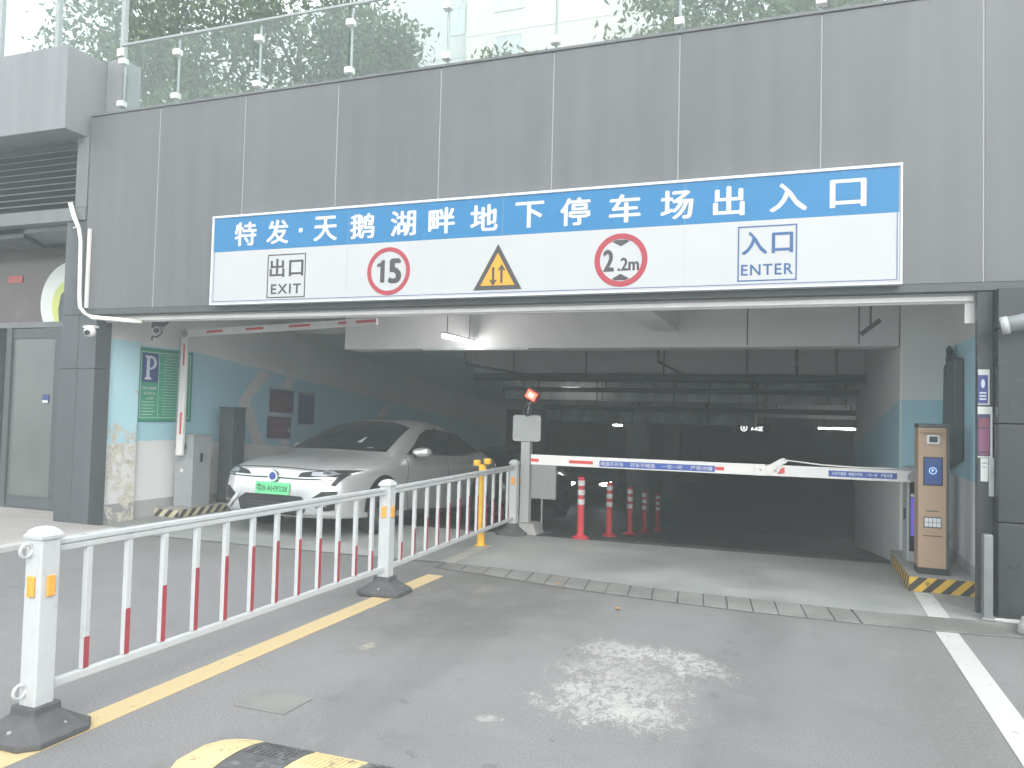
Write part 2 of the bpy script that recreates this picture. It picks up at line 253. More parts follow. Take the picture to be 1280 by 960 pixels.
# ------------------------------------------------------------------ mesh helpers
def mt(m): return MATS[m] if isinstance(m, str) else m
def root_loc(o):
    while o.parent: o = o.parent
    return o.location
class MB:
    def __init__(s): s.v = []; s.f = []
    def add(s, vs, fs): k = len(s.v); s.v += [tuple(p) for p in vs]; s.f += [tuple(i+k for i in f) for f in fs]; return s
    def box(s, x0, x1, y0, y1, z0, z1):
        return s.add([(x0, y0, z0), (x1, y0, z0), (x1, y1, z0), (x0, y1, z0), (x0, y0, z1), (x1, y0, z1), (x1, y1, z1), (x0, y1, z1)],
                     [(0, 3, 2, 1), (4, 5, 6, 7), (0, 1, 5, 4), (1, 2, 6, 5), (2, 3, 7, 6), (3, 0, 4, 7)])
    def prism(s, poly, e0, e1, plane='xy'):
        """poly extruded between e0 and e1 along the third axis"""
        def P(a, b, e): return {'xy': (a, b, e), 'xz': (a, e, b), 'yz': (e, a, b)}[plane]
        n = len(poly); vs = [P(a, b, e0) for a, b in poly] + [P(a, b, e1) for a, b in poly]
        return s.add(vs, [tuple(range(n))[::-1], tuple(range(n, 2*n))] + [(i, (i+1) % n, n+(i+1) % n, n+i) for i in range(n)])
    def tube(s, path, r, n=10, cap=True):
        path = [Vector(p) for p in path]; rs = r if isinstance(r, (list, tuple)) else [r]*len(path); rings = []; k0 = len(s.v); ref = None
        for i, p in enumerate(path):
            t = (path[min(i+1, len(path)-1)] - path[max(i-1, 0)]).normalized()
            if ref is None: ref = t.orthogonal().normalized()
            ref = (ref - t*ref.dot(t)).normalized(); b = t.cross(ref)
            rings.append([p + (ref*cos(2*pi*j/n) + b*sin(2*pi*j/n))*rs[i] for j in range(n)])
        vs = [v for R_ in rings for v in R_]; fs = []
        for i in range(len(path)-1):
            for j in range(n): fs.append((i*n+j, i*n+(j+1) % n, (i+1)*n+(j+1) % n, (i+1)*n+j))
        if cap: fs += [tuple(range(n))[::-1], tuple(range((len(path)-1)*n, len(path)*n))]
        return s.add(vs, fs)
    def lathe(s, prof, c, n=16):
        """prof: (r, z) list about a vertical axis at c"""
        vs = [(c[0]+r*cos(2*pi*j/n), c[1]+r*sin(2*pi*j/n), c[2]+z) for r, z in prof for j in range(n)]; m = len(prof)
        fs = [(i*n+j, i*n+(j+1) % n, (i+1)*n+(j+1) % n, (i+1)*n+j) for i in range(m-1) for j in range(n)]
        return s.add(vs, fs + [tuple(range(n))[::-1], tuple(range((m-1)*n, m*n))])
    def quad(s, *p): return s.add(p, [tuple(range(len(p)))])
    def build(s, name, m, parent=None, bev=0.0, smooth=False, local=False, seg=2):
        o3 = Vector((0, 0, 0)) if (parent is None or local) else root_loc(parent)
        me = bpy.data.meshes.new(name); me.from_pydata([(x-o3.x, y-o3.y, z-o3.z) for x, y, z in s.v], [], s.f); me.update()
        bm = bmesh.new(); bm.from_mesh(me)
        bmesh.ops.recalc_face_normals(bm, faces=bm.faces)
        if bev: bmesh.ops.bevel(bm, geom=[e for e in bm.edges if len(e.link_faces) == 2 and e.calc_face_angle(0) > 0.5], offset=bev, segments=seg, profile=0.5, affect='EDGES', clamp_overlap=True)
        bm.to_mesh(me); bm.free()
        if smooth:
            for p in me.polygons: p.use_smooth = True
        me.materials.append(mt(m)); o = bpy.data.objects.new(name, me); COL.objects.link(o)
        if parent: o.parent = parent
        return o
def tag(o, label, cat, group=None):
    o['label'] = label; o['category'] = cat
    if group: o['group'] = group
    return o
def thing(name, label, cat, loc=(0, 0, 0), group=None, rot=(0, 0, 0)):
    o = bpy.data.objects.new(name, None); COL.objects.link(o); o.location = loc; o.rotation_euler = rot; o.empty_display_size = 0.2
    return tag(o, label, cat, group)
def struct(o): o['kind'] = 'structure'; return o
def B(x0, x1, y0, y1, z0, z1): return MB().box(x0, x1, y0, y1, z0, z1)

GLYPH = {}
def glyphs(txt, bold=0.0, space=1.0):
    k = (txt, bold, space)
    if k not in GLYPH:
        cu = bpy.data.curves.new('t', 'FONT'); cu.body = txt; cu.size = 1; cu.resolution_u = 3; cu.offset = bold; cu.space_character = space; cu.align_x = 'CENTER'
        o = bpy.data.objects.new('t', cu); COL.objects.link(o); dg = bpy.context.evaluated_depsgraph_get(); me = o.evaluated_get(dg).to_mesh()
        vs = [tuple(v.co) for v in me.vertices]; fs = [tuple(p.vertices) for p in me.polygons]
        o.evaluated_get(dg).to_mesh_clear(); bpy.data.objects.remove(o); bpy.data.curves.remove(cu); GLYPH[k] = (vs, fs)
    return GLYPH[k]
def text(txt, org, u, v, w=None, h=None, bold=0.0, mb=None, space=1.0):
    """flat lettering centred at org in the plane of u and v, scaled to width w and/or height h"""
    vs, fs = glyphs(txt, bold, space); xs = [p[0] for p in vs]; ys = [p[1] for p in vs]
    cx, cy = (min(xs)+max(xs))/2, (min(ys)+max(ys))/2; W_, H_ = max(xs)-min(xs), max(ys)-min(ys)
    sx = w/W_ if w else h/H_; sy = h/H_ if h else sx
    u, v, org = Vector(u), Vector(v), Vector(org); mb = mb or MB()
    return mb.add([org + u*(p[0]-cx)*sx + v*(p[1]-cy)*sy for p in vs], fs)
XU, YU, ZU = (1, 0, 0), (0, 1, 0), (0, 0, 1)
def btext(txt, org, u, v, w=None, h=None, k=0.012, out=(0, -1, 0), space=1.0, bold=0.006, ky=0.5):
    """bolder lettering: three shifted copies, each half a millimetre proud of the last"""
    mb = MB(); s = h or 0.2; out = Vector(out)
    for i, (a_, b_) in enumerate(((-1, -ky), (1, -ky), (0, ky))):
        text(txt, Vector(org)+Vector(u)*a_*k*s+Vector(v)*b_*k*s+out*0.0006*i, u, v, w, h, bold, mb, space)
    return mb

RZ = 9.3; SLOPE = 0.118; RAMP_END = 22.0
def floor_z(y): return 0.0 if y < RZ else -SLOPE*(min(y, RAMP_END)-RZ)

# ================================================================== GROUND
YK = 6.9
g = MB(); g.quad((-45, -40, 0), (40, -40, 0), (40, YK, 0), (1.9, YK, 0), (1.9, 7.3, 0), (-8.06, 7.3, 0), (-8.06, YK, 0), (-45, YK, 0))
g.quad((-45, YK, 0), (-13, YK, 0), (-13, 75, 0), (-45, 75, 0)); g.quad((15, YK, 0), (40, YK, 0), (40, 75, 0), (15, 75, 0))
struct(g.build('road', 'asphalt'))
# apron in front of and under the lintel, with its curved outer edge
far = [(-8.0, 7.12), (-5.5, 7.12), (-3.9, 7.16), (-3.3, 7.2), (-2.75, 7.18), (-2.18, 7.13), (-1.73, 7.04), (-1.29, 6.97), (-0.41, 6.93), (0.63, 6.90), (1.37, 6.97), (1.5, 6.98)]
near = [(-3.3, 6.93), (-2.75, 6.83), (-2.18, 6.70), (-1.73, 6.61), (-1.29, 6.55), (-0.41, 6.47), (0.63, 6.46), (1.27, 6.50), (1.5, 6.52)]
ap = MB(); top = [(x, y) for x, y in far]; pts = [(x, y, 0.008) for x, y in top] + [(1.5, RZ, 0.008), (-8.2, RZ, 0.008), (-8.2, 7.12, 0.008)]
ap.add(pts, [tuple(range(len(pts)))]); struct(ap.build('apron', 'apron_concrete'))
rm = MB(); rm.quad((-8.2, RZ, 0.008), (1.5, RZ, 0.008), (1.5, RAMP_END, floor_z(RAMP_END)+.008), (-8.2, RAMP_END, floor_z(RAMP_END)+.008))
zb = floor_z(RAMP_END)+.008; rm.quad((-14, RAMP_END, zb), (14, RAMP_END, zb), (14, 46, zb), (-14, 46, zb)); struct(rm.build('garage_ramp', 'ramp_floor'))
# drain-edge stones along the apron: single stones, then a cast strip to the right
def lerp_poly(P, x):
    for (x0, y0), (x1, y1) in zip(P, P[1:]):
        if x0 <= x <= x1: return y0+(y1-y0)*(x-x0)/(x1-x0)
    return P[-1][1] if x > P[-1][0] else P[0][1]
ks = thing('kerb_strip', 'curved strip of weathered grey kerb stones between asphalt and concrete apron', 'kerb', (-0.6, 6.7, 0))
MB().prism([(x, y) for x, y in near[:6]+[(0.42, 6.463)]] + [(0.42, 6.905)] + [(x, y-.012) for x, y in far[8:3:-1]] + [(-3.3, 7.18)], 0.001, 0.0045).build('mortar_bed', 'mortar', ks)
x = -3.28
while x < 0.40:
    w_ = random.uniform(0.185, 0.215) if x > -2.5 else random.uniform(0.22, 0.26); xe = min(x+w_, 0.41); sh = 0.05
    n0, n1 = lerp_poly(near, x), lerp_poly(near, xe); f0, f1 = lerp_poly(far, x)-.015, lerp_poly(far, xe)-.015; gp = 0.004; dz = random.uniform(-.002, .003)
    MB().prism([(x+gp+sh, n0), (xe-gp+sh, n1), (xe-gp, f1), (x+gp, f0)], 0.003, 0.013+dz).build('kerb_stone', 'kerb_stone', ks, bev=0.003, seg=1); x = xe
MB().prism([(0.47, 6.47), (0.9, 6.47), (1.3, 6.52), (1.55, 6.55), (1.52, 6.96), (1.37, 6.95), (0.63, 6.885), (0.425, 6.89)], 0.002, 0.012).build('cast_strip', 'kerb_stone', ks, bev=0.003, seg=1)
# pavement at the left shop, with a pale kerb edge
pv = B(-45, -7.55, 3.2, 7.19, -0.02, 0.05); pv.box(-45, -8.62, 7.19, 7.84, -0.02, 0.05); struct(pv.build('pavement', 'paving', bev=0.01))
tag(B(-7.549, -7.42, 3.2, 7.1, -0.02, 0.062).build('kerb_edging', 'line_white', bev=0.012), 'pale kerb edging along the shop pavement at far left', 'kerb')
tag(MB().prism([(1.50, 6.62), (1.62, 6.42), (2.2, 6.22), (3.2, 6.15), (3.2, 6.98), (1.9, 6.98), (1.6, 6.95)], 0.001, 0.09).build('planter_kerb', 'island_concrete', bev=0.03), 'rounded stone kerb at the foot of the granite wall, far right', 'kerb')
# painted lines
tag(B(-3.205, -3.045, -6, 6.62, 0.0005, 0.0045).build('lane_line', 'line_yellow'), 'solid yellow lane line running under the white railing', 'road marking')
tag(MB().prism([(-3.36, 7.24), (-3.20, 7.24), (-3.22, 8.35), (-3.38, 8.35)], 0.0085, 0.0125).build('lane_line', 'line_yellow_faded'), 'worn faded yellow line on the concrete beside the yellow post', 'road marking')
tag(MB().prism([(0.945, -6), (1.10, -6), (1.105, 6.49), (0.955, 6.47)], 0.0005, 0.0045).build('lane_line', 'line_white'), 'long white edge line on the asphalt at right', 'road marking')
tag(MB().prism([(0.97, 6.92), (1.125, 6.94), (1.13, 7.85), (0.985, 7.85)], 0.0085, 0.0125).build('lane_line', 'line_white'), 'short white line stub on the concrete before the striped island', 'road marking')

tag(B(-2.66, -2.35, 3.29, 3.53, 0.0005, 0.006).build('cover_plate', 'kerb_stone', bev=0.003, seg=1), 'small square grey cover plate set in the asphalt near the hump', 'cover')

# speed hump: rubber segments with raised chevron ribs
sh = thing('speed_hump', 'yellow and black rubber speed hump at the bottom of the picture', 'speed hump', (-0.9, 2.8, 0))
prof = [(2.56, 0.002), (2.65, 0.021), (2.74, 0.030), (2.82, 0.030), (2.91, 0.021), (3.0, 0.002)]
xs = [-2.24, -1.97, -1.70, -1.43, -1.16, -0.89, -0.62, -0.35, -0.08, 0.19, 0.46, 0.73]
cap = MB(); n = 7
for i in range(n):
    t = i/(n-1); hh = 0.02+0.98*math.sqrt(max(0, 1-(1-t)**2)); xx = -2.46+0.22*t; yc = 2.785; ww = 0.35+0.65*hh
    cap.v += [(xx, yc+(yy-yc)*ww, max(0.002, zz*hh)) for yy, zz in prof]
for i in range(n-1):
    for j in range(5): cap.f.append((i*6+j, i*6+j+1, (i+1)*6+j+1, (i+1)*6+j))
cap.build('end_cap', 'hump_yellow', sh, smooth=True)
for i in range(len(xs)-1):
    mname = 'hump_black' if i % 2 == 0 else 'hump_yellow'
    sg = MB().prism(prof, xs[i]+.002, xs[i+1]-.002, 'yz').build('segment', mname, sh, bev=0.003, seg=1)
    rb = MB()
    for k in range(9):
        xa = xs[i]+0.03+k*0.024
        for (y0, z0), (y1, z1) in ((prof[3], prof[4]), (prof[4], (2.972, 0.0085))):
            rb.add([(xa, y0, z0-.002), (xa+.011, y0, z0-.002), (xa+.011, y1, z1-.002), (xa, y1, z1-.002), (xa, y0, z0+.004), (xa+.011, y0, z0+.004), (xa+.011, y1, z1+.004), (xa, y1, z1+.004)],
                   [(0, 1, 2, 3), (7, 6, 5, 4), (0, 4, 5, 1), (1, 5, 6, 2), (2, 6, 7, 3), (3, 7, 4, 0)])
    r_ = rb.build('ribs', mname, sg); r_['kind'] = 'stuff'
    MB().lathe([(0.014, 0.028), (0.014, 0.0325)], ((xs[i]+xs[i+1])/2, 2.78, 0), 10).build('bolt', 'rubber', sg)
rh = thing('ramp_hump', 'worn low yellow and black strip across the top of the garage ramp', 'speed hump', (-0.6, 9.6, 0))
for k in range(9):
    xa = -2.25+k*.36; zz = [floor_z(v)+.008 for v in (9.45, 9.52, 9.66, 9.73)]
    MB().prism([(9.62, zz[0]-.02), (9.69, zz[1]-.006), (9.80, zz[2]-.004), (9.87, zz[3]-.02)], xa+.003, xa+.357, 'yz').build('segment', 'hump_worn' if k % 2 else 'hump_black', rh)
# fallen leaves
def leaf(x, y, r, s, label):
    pts = [(0, -1), (.45, -.5), (.6, .1), (.3, .7), (0, 1.1), (-.35, .6), (-.55, 0), (-.4, -.6)]; mb = MB()
    vs = [(x+s*(a*cos(r)-b*sin(r)), y+s*(a*sin(r)+b*cos(r)), 0.012+s*0.35*abs(a)+s*.15*b*b) for a, b in pts]; mb.add(vs+[(p[0], p[1], p[2]+.001) for p in vs], [tuple(range(8))[::-1], tuple(range(8, 16))]+[(i, (i+1) % 8, 8+(i+1) % 8, 8+i) for i in range(8)])
    tag(mb.build('fallen_leaf', 'dry_leaf'), label, 'leaf', 'fallen leaves on the asphalt')
leaf(-1.30, 6.08, 0.6, 0.032, 'orange dry leaf lying alone on the asphalt'); leaf(-1.98, 6.72, 1.5, 0.030, 'orange dry leaf resting on the kerb stones')

# ================================================================== GARAGE BUILDING
YF = 7.2
gb = thing('garage_building', 'grey clad podium building over the underground car park entrance', 'building', (-3.4, 7.2, 0))
seams = [-8.30, -7.20, -5.96, -4.73, -3.50, -2.28, -1.06, 0.165, 1.40, 2.63, 3.86, 5.09, 6.3]
for x0, x1 in zip(seams, seams[1:]): B(x0+.006, x1-.006, YF, YF+.05, 2.665, 5.07).build('facade_panel', 'facade_metal', gb, bev=0.004, seg=1)
for x0 in seams[1:-1]: B(x0-.0055, x0+.0055, YF+.006, YF+.045, 2.67, 5.06).build('joint_strip', 'joint_grey', gb)
B(-8.30, 6.3, YF+.052, YF+.25, 2.69, 5.05).build('facade_backing', 'dark_grey', gb)
B(-8.305, 6.3, YF-.015, YF+.30, 5.072, 5.10).build('coping', 'facade_metal', gb, bev=0.004)
# soffit under the cladding and pale lintel frame
B(-8.30, 6.3, YF+.002, YF+.13, 2.600, 2.664).build('drip_edge', 'dark_grey', gb)
B(-8.06, 1.36, YF+.13, YF+.18, 2.515, 2.899).build('lintel', 'ceiling_paint', gb, bev=0.006)
B(-8.05, 1.35, YF+.10, YF+.129, 2.53, 2.575).build('cable_trunk', 'boom_white', gb, bev=0.004)
B(1.29, 1.36, YF+.132, YF+.18, 2.35, 2.514).build('lintel_end', 'ceiling_paint', gb)
# ceiling, beams, walls
B(-8.6, 2.2, YF+.19, 22.3, 2.9, 3.2).build('ceiling', 'ceiling_paint', gb); B(-14.3, 14.3, 22.3, 47, 2.9, 3.2).build('ceiling', 'ceiling_paint', gb)
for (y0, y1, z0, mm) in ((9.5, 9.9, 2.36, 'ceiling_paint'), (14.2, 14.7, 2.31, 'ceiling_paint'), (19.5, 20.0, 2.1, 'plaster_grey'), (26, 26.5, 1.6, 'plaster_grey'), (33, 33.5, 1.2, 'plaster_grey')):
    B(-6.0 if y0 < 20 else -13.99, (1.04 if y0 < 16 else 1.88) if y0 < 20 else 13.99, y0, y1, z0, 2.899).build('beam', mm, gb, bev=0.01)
B(-1.66, -1.36, YF+.42, 9.49, 2.55, 2.898).build('beam', 'ceiling_paint', gb, bev=0.01)
MB().prism([(11.4, 2.80), (17.8, 2.11), (22, 1.66), (22, 2.895), (11.4, 2.895)], -8.195, -6.01, 'yz').build('sloping_soffit', 'plaster_white', gb)
lw = B(-8.5, -8.2, 7.98, RAMP_END, -2.0, 2.899).build('left_wall', 'plaster_white', gb)
lp = B(-8.5, -8.14, 7.25, 7.98, -0.02, 2.66).build('left_pilaster', 'flaked_wall', gb, bev=0.01)
rw = B(1.5, 1.9, 7.30, 9.5, -0.02, 2.899).build('right_wall', 'plaster_white', gb)
rw2 = B(1.05, 1.9, 9.5, 16.5, -2.0, 2.899).build('right_pier_wall', 'plaster_white', gb, bev=0.02)
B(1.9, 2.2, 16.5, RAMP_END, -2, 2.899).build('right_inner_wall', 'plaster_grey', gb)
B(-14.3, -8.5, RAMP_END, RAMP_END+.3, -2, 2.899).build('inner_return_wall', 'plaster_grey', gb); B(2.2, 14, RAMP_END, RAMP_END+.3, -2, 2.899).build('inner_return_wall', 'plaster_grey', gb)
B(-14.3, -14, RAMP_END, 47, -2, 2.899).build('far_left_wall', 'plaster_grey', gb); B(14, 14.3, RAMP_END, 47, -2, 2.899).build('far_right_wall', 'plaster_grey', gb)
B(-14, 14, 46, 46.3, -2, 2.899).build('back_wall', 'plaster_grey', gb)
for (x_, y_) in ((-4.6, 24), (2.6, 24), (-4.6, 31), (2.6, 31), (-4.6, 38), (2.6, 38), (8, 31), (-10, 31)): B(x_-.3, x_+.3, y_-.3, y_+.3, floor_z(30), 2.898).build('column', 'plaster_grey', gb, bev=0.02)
# painted mural bands on the left wall
def wallpoly(poly, name, m, parent, x=-8.2, t=0.003, out=1): return MB().prism(poly, x+.0002*out, x+t*out, 'yz').build(name, m, parent)
def ztop(y): return 2.30 if y < 8.9 else 2.30-0.1*(y-8.9)
def zbot(y): return 1.03 if y < 8.9 else 1.03-0.07*(y-8.9)
ys = [7.985, 8.9, 10.5, 12.5, 15, 18, 21.5]
wallpoly([(y, zbot(y)) for y in ys]+[(y, ztop(y)) for y in ys[::-1]], 'blue_band', 'mural_blue', lw)
def zsk(y): return floor_z(y)+0.24
yk = [7.985, RZ, 22.0]; wallpoly([(y, floor_z(y)-.05) for y in yk]+[(y, zsk(y)) for y in yk[::-1]], 'skirting_band', 'plaster_grey', lw, t=0.004)
def chev(y0, w_, lab=None):
    zt, zm, zb_ = ztop(y0+.45)-.02, 1.60-.07*(y0-10), zbot(y0+.4)+.0
    wallpoly([(y0+.48, zt), (y0+.48+w_, zt-.06), (y0+w_, zm), (y0+.40+w_, zb_), (y0+.40, zb_), (y0, zm)], 'chevron', 'mural_cream', lw, t=0.0055)
chev(10.0, 0.28); chev(10.75, 0.22); chev(14.2, 0.3)
wallpoly([(7.32, 0), (9.5, 0), (9.5, 0.24), (7.32, 0.24)], 'skirting_band', 'plaster_grey', rw, x=1.5, t=0.006, out=-1)
wallpoly([(7.32, 1.0), (9.49, 1.0), (9.49, 2.32), (7.32, 2.32)], 'blue_band', 'mural_blue', rw, x=1.5, t=0.003, out=-1)
B(1.06, 1.499, 9.494, 9.4998, 0.95, 1.77).build('blue_band', 'mural_blue', rw2)
wallpoly([(9.52, 1.0), (16.4, .5), (16.4, 1.1), (9.52, 1.77)], 'blue_band', 'mural_blue', rw2, x=1.05, t=0.003, out=-1)
# jamb columns
gc = thing('granite_pillar', 'dark polished granite wall with horizontal joints at right edge', 'pillar', (1.6, 7.2, 0))
B(1.36, 1.475, YF+.03, YF+.09, 0.0, 2.598).build('jamb_slab', 'granite_dark', gc, bev=0.004)
B(1.36, 1.9, YF+.0905, YF+.099, 0.0, 2.598).build('jamb_backing', 'dark_grey', gc)
for z0, z1 in ((0.0, 0.75), (0.76, 1.52), (1.53, 2.27), (2.28, 2.598)): B(1.478, 4.5, YF-.12, YF+.088, z0, z1).build('granite_slab', 'granite_dark', gc, bev=0.004)
B(1.44, 3.2, YF-.16, YF-.122, 0.0, 0.018).build('base_strip', 'boom_white', gc)
lc = thing('corner_pillar', 'dark clad corner pillar between the shop door and the garage mouth', 'pillar', (-8.35, 7.3, 0))
for x0, x1 in ((-8.64, -8.36), (-8.355, -8.07)):
    for z0, z1 in ((0.0, 1.93), (1.935, 2.598)): B(x0, x1, YF+.01, YF+.24, z0, z1).build('cladding_panel', 'column_dark', lc, bev=0.004)

# roof terrace and glass railings
struct(B(-45, 30, YF+.31, 70, 4.85, 5.0).build('roof_terrace', 'paving'))
struct(B(-14, -8.66, 8.3, 70, 3.2, 4.85).build('podium_mass', 'dark_grey')); struct(B(2.0, 30, 7.4, 46, 3.2, 4.85).build('podium_mass', 'dark_grey'))
gr = thing('glass_railing', 'frameless glass railing with steel clips along the roof edge', 'railing', (-3.4, 7.33, 5.1))
gx = [-7.985, -7.13, -5.93, -4.70, -3.52, -2.32, -1.09, 0.16, 1.40, 2.63]
for x0, x1 in zip(gx, gx[1:]): B(x0+.008, x1-.008, 7.33, 7.342, 5.11, 6.0).build('glass_pane', 'glass', gr)
for x0 in gx:
    po = MB().tube([(x0, 7.39, 5.10), (x0, 7.39, 5.97)], 0.014, 8).build('post', 'steel_grey', gr)
    for z in (5.26, 5.80): B(x0-.045, x0+.045, 7.315, 7.40, z-.035, z+.035).build('clip', 'boom_white', po, bev=0.006)
B(-8.0, 2.7, 7.318, 7.352, 5.985, 6.012).build('handrail', 'steel_grey', gr, bev=0.003)
g2 = thing('glass_railing', 'tall pale glass screen on top of the left shop parapet', 'railing', (-9.5, 7.35, 5.9))
for x0, x1 in ((-11.6, -10.4), (-10.39, -9.33), (-9.32, -8.18)): B(x0+.01, x1-.01, 7.5, 7.512, 5.86, 8.6).build('glass_pane', 'glass', g2)
for x0 in (-10.395, -9.325, -8.17):
    po = B(x0-.03, x0+.03, 7.49, 7.55, 5.3, 8.6).build('post', 'steel_grey', g2); B(x0-.05, x0+.05, 7.46, 7.489, 5.95, 6.05).build('clip', 'boom_white', po, bev=.005)
g3 = thing('glass_railing', 'second glass railing further back on the roof terrace behind the first', 'railing', (-6, 9.5, 5.0))
for i in range(8):
    x0 = -9.2+i*1.25; B(x0+.008, x0+1.242, 9.8, 9.812, 5.02, 6.35).build('glass_pane', 'glass', g3)
    B(x0-.02, x0+.02, 9.815, 9.855, 5.0, 6.4).build('post', 'steel_grey', g3)
B(-9.2, 0.9, 9.79, 9.83, 6.352, 6.385).build('handrail', 'steel_grey', g3)

# ================================================================== SHOP AT FAR LEFT
sp = thing('shop_front', 'dark shop front with louvres, projecting fascia box and glazed door at far left', 'shop front', (-10, 7.3, 0))
B(-14, -8.36, 6.88, 7.5, 4.83, 5.86).build('fascia_box', 'box_metal', sp, bev=0.006)
B(-8.355, -8.10, 7.45, 7.75, 5.0, 5.90).build('parapet_post', 'box_metal', sp, bev=0.006)
B(-14, -8.31, YF+.15, YF+.5, 3.95, 4.829).build('louvre_backing', 'dark_grey', sp)
for i in range(9):
    z = 4.02+i*0.083; MB().prism([(YF+.00, z), (YF+.012, z), (YF+.13, z+.06), (YF+.118, z+.06)], -13.9, -8.50, 'yz').build('louvre_slat', 'box_metal', sp)
B(-8.495, -8.305, YF-.01, YF+.14, 3.95, 4.825).build('louvre_frame', 'louvre_metal', sp)
B(-14, -8.31, YF-.02, YF+.14, 3.78, 3.945).build('fascia_band', 'louvre_metal', sp, bev=0.004)
B(-8.63, -8.305, YF+.005, YF+.22, 2.60, 3.775).build('pier_panel', 'column_dark', sp, bev=0.004)
MB().prism([(-9.55, 7.345), (-8.635, 7.345), (-8.635, 7.98), (-9.95, 7.98)], 3.72, 3.775).build('soffit_light', 'box_metal', sp)
MB().prism([(-14, 7.345), (-9.555, 7.345), (-9.955, 7.98), (-14, 7.98)], 3.66, 3.72).build('soffit_dark', 'dark_grey', sp)
B(-14, -8.64, 7.98, 8.05, 2.63, 3.66).build('upper_glazing', 'shop_brown', sp)
B(-14, -8.64, 7.94, 8.04, 2.55, 2.628).build('transom', 'louvre_metal', sp, bev=0.004)
B(-14, -8.64, 8.04, 8.2, 0.0, 3.7).build('back_panel', 'dark_grey', sp)
for x0, x1 in ((-9.62, -9.50), (-9.40, -9.32), (-10.55, -10.45), (-10.76, -10.70)): B(x0, x1, 7.93, 8.03, 0.05, 2.549).build('door_frame', 'dark_grey', sp, bev=0.004)
B(-9.32, -8.65, 7.95, 8.03, 0.05, 2.549).build('side_panel', 'column_dark', sp)
dr = B(-10.45, -9.62, 7.97, 8.0, 0.2, 2.4).build('door', 'door_glass', sp); B(-10.45, -9.62, 7.955, 8.005, 0.06, 0.199).build('kick_rail', 'dark_grey', dr); B(-10.45, -9.62, 7.955, 8.005, 2.401, 2.54).build('head_rail', 'dark_grey', dr)
B(-9.84, -9.72, 7.955, 7.969, 1.50, 1.62).build('door_sticker', 'poster_blue', dr); B(-9.83, -9.73, 7.952, 7.9545, 1.505, 1.54).build('door_sticker', 'poster_white', dr)
B(-14, -10.76, 7.97, 8.0, 0.1, 2.54).build('side_glass', 'door_glass', sp)
B(-10.62, -10.35, 7.965, 7.979, 3.20, 3.30).build('red_notice', 'shop_red', sp)
def disc(cx, cz, r, y, nm, m, parent, n=40, rot=0, ry=None):
    return MB().prism([(cx+r*cos(2*pi*i/n+rot), cz+(ry or r)*sin(2*pi*i/n+rot)) for i in range(n)], y, y+.004, 'xz').build(nm, m, parent)
rd = disc(-9.42, 2.90, 0.56, 7.972, 'round_poster', 'poster_white', sp); disc(-9.40, 2.86, 0.36, 7.967, 'poster_ring', 'poster_lime', rd)
MB().prism([(-9.40+r*cos(t), 2.80+r*sin(t)) for t, r in ((-1.6, .22), (-.4, .27), (.5, .28), (1.0, .27), (1.35, .31), (1.6, .26), (1.85, .30), (2.3, .28), (3.1, .23), (3.8, .26), (4.3, .24))], 7.962, 7.966, 'xz').build('poster_figure', 'poster_dark', rd)

# ================================================================== ENTRANCE SIGN
ys_ = 7.12
es = thing('entrance_sign', 'long blue and white car park entrance sign above the opening', 'sign', (-2.74, 7.12, 2.66))
B(-6.275, 0.79, ys_+.004, YF-.002, 2.662, 3.662).build('sign_box', 'steel_grey', es)
bb = B(-6.255, 0.77, ys_, ys_+.004, 3.258, 3.645).build('blue_band', 'sign_blue', es); wp = B(-6.258, 0.78, ys_, ys_+.004, 2.68, 3.2575).build('white_band', 'sign_white', es)
for (x0, x1, z0, z1) in ((-6.285, 0.80, 3.645, 3.67), (-6.285, 0.80, 2.655, 2.675), (-6.283, -6.262, 2.675, 3.645), (0.782, 0.798, 2.675, 3.645)): B(x0, x1, ys_-.012, YF-.003, z0, z1).build('edge_trim', 'sign_edge', es, bev=0.003, seg=1)
for (x0, x1, z0, z1) in ((-6.245, 0.762, 2.692, 2.699), (0.755, 0.762, 2.70, 3.256), (-6.245, -6.238, 2.70, 3.256)): B(x0, x1, ys_-.002, ys_-.0003, z0, z1).build('fine_line', 'sign_line', wp)
for sx_ in (-4.50, -2.745, -0.98): B(sx_-.0015, sx_+.0015, ys_-.0006, ys_-.0001, 2.70, 3.64).build('panel_seam', 'steel_grey', wp)
cxs = [-5.823, -5.395, -5.094, -4.78, -4.327, -3.845, -3.408, -2.945, -2.467, -2.009, -1.531, -1.052, -0.595, -0.098, 0.381]
for ch, cx in zip('特发·天鹅湖畔地下停车场出入口', cxs):
    zc = 3.447
    if ch == '·': disc(cx, zc, 0.026, ys_-.004, 'character', 'print_white', bb, 16); continue
    hh = {'下': .25, '口': .235, '入': .245}.get(ch, .262); ww = {'口': .275, '入': .30, '出': .26}.get(ch, .285)
    btext(ch, (cx, ys_-.002, zc), XU, ZU, ww, hh, 0.024).build('character', 'print_white', bb)
def frame_rect(mb, x0, x1, z0, z1, t, ya, yb):
    mb.box(x0, x1, ya, yb, z0, z0+t); mb.box(x0, x1, ya, yb, z1-t, z1); mb.box(x0, x0+t, ya, yb, z0+t, z1-t); mb.box(x1-t, x1, ya, yb, z0+t, z1-t); return mb
ex = frame_rect(MB(), -5.51, -5.015, 2.715, 3.195, 0.011, ys_-.003, ys_-.0004).build('exit_frame', 'sign_grey', wp)
en = frame_rect(MB(), -0.512, -0.02, 2.722, 3.210, 0.011, ys_-.003, ys_-.0004).build('enter_frame', 'sign_ink_blue', wp)
def wtext(t, x, z, w_, h_, m, k=.01, sp_=1.0): return btext(t, (x, ys_-.002, z), XU, ZU, w_, h_, k, space=sp_).build('lettering', m, wp)
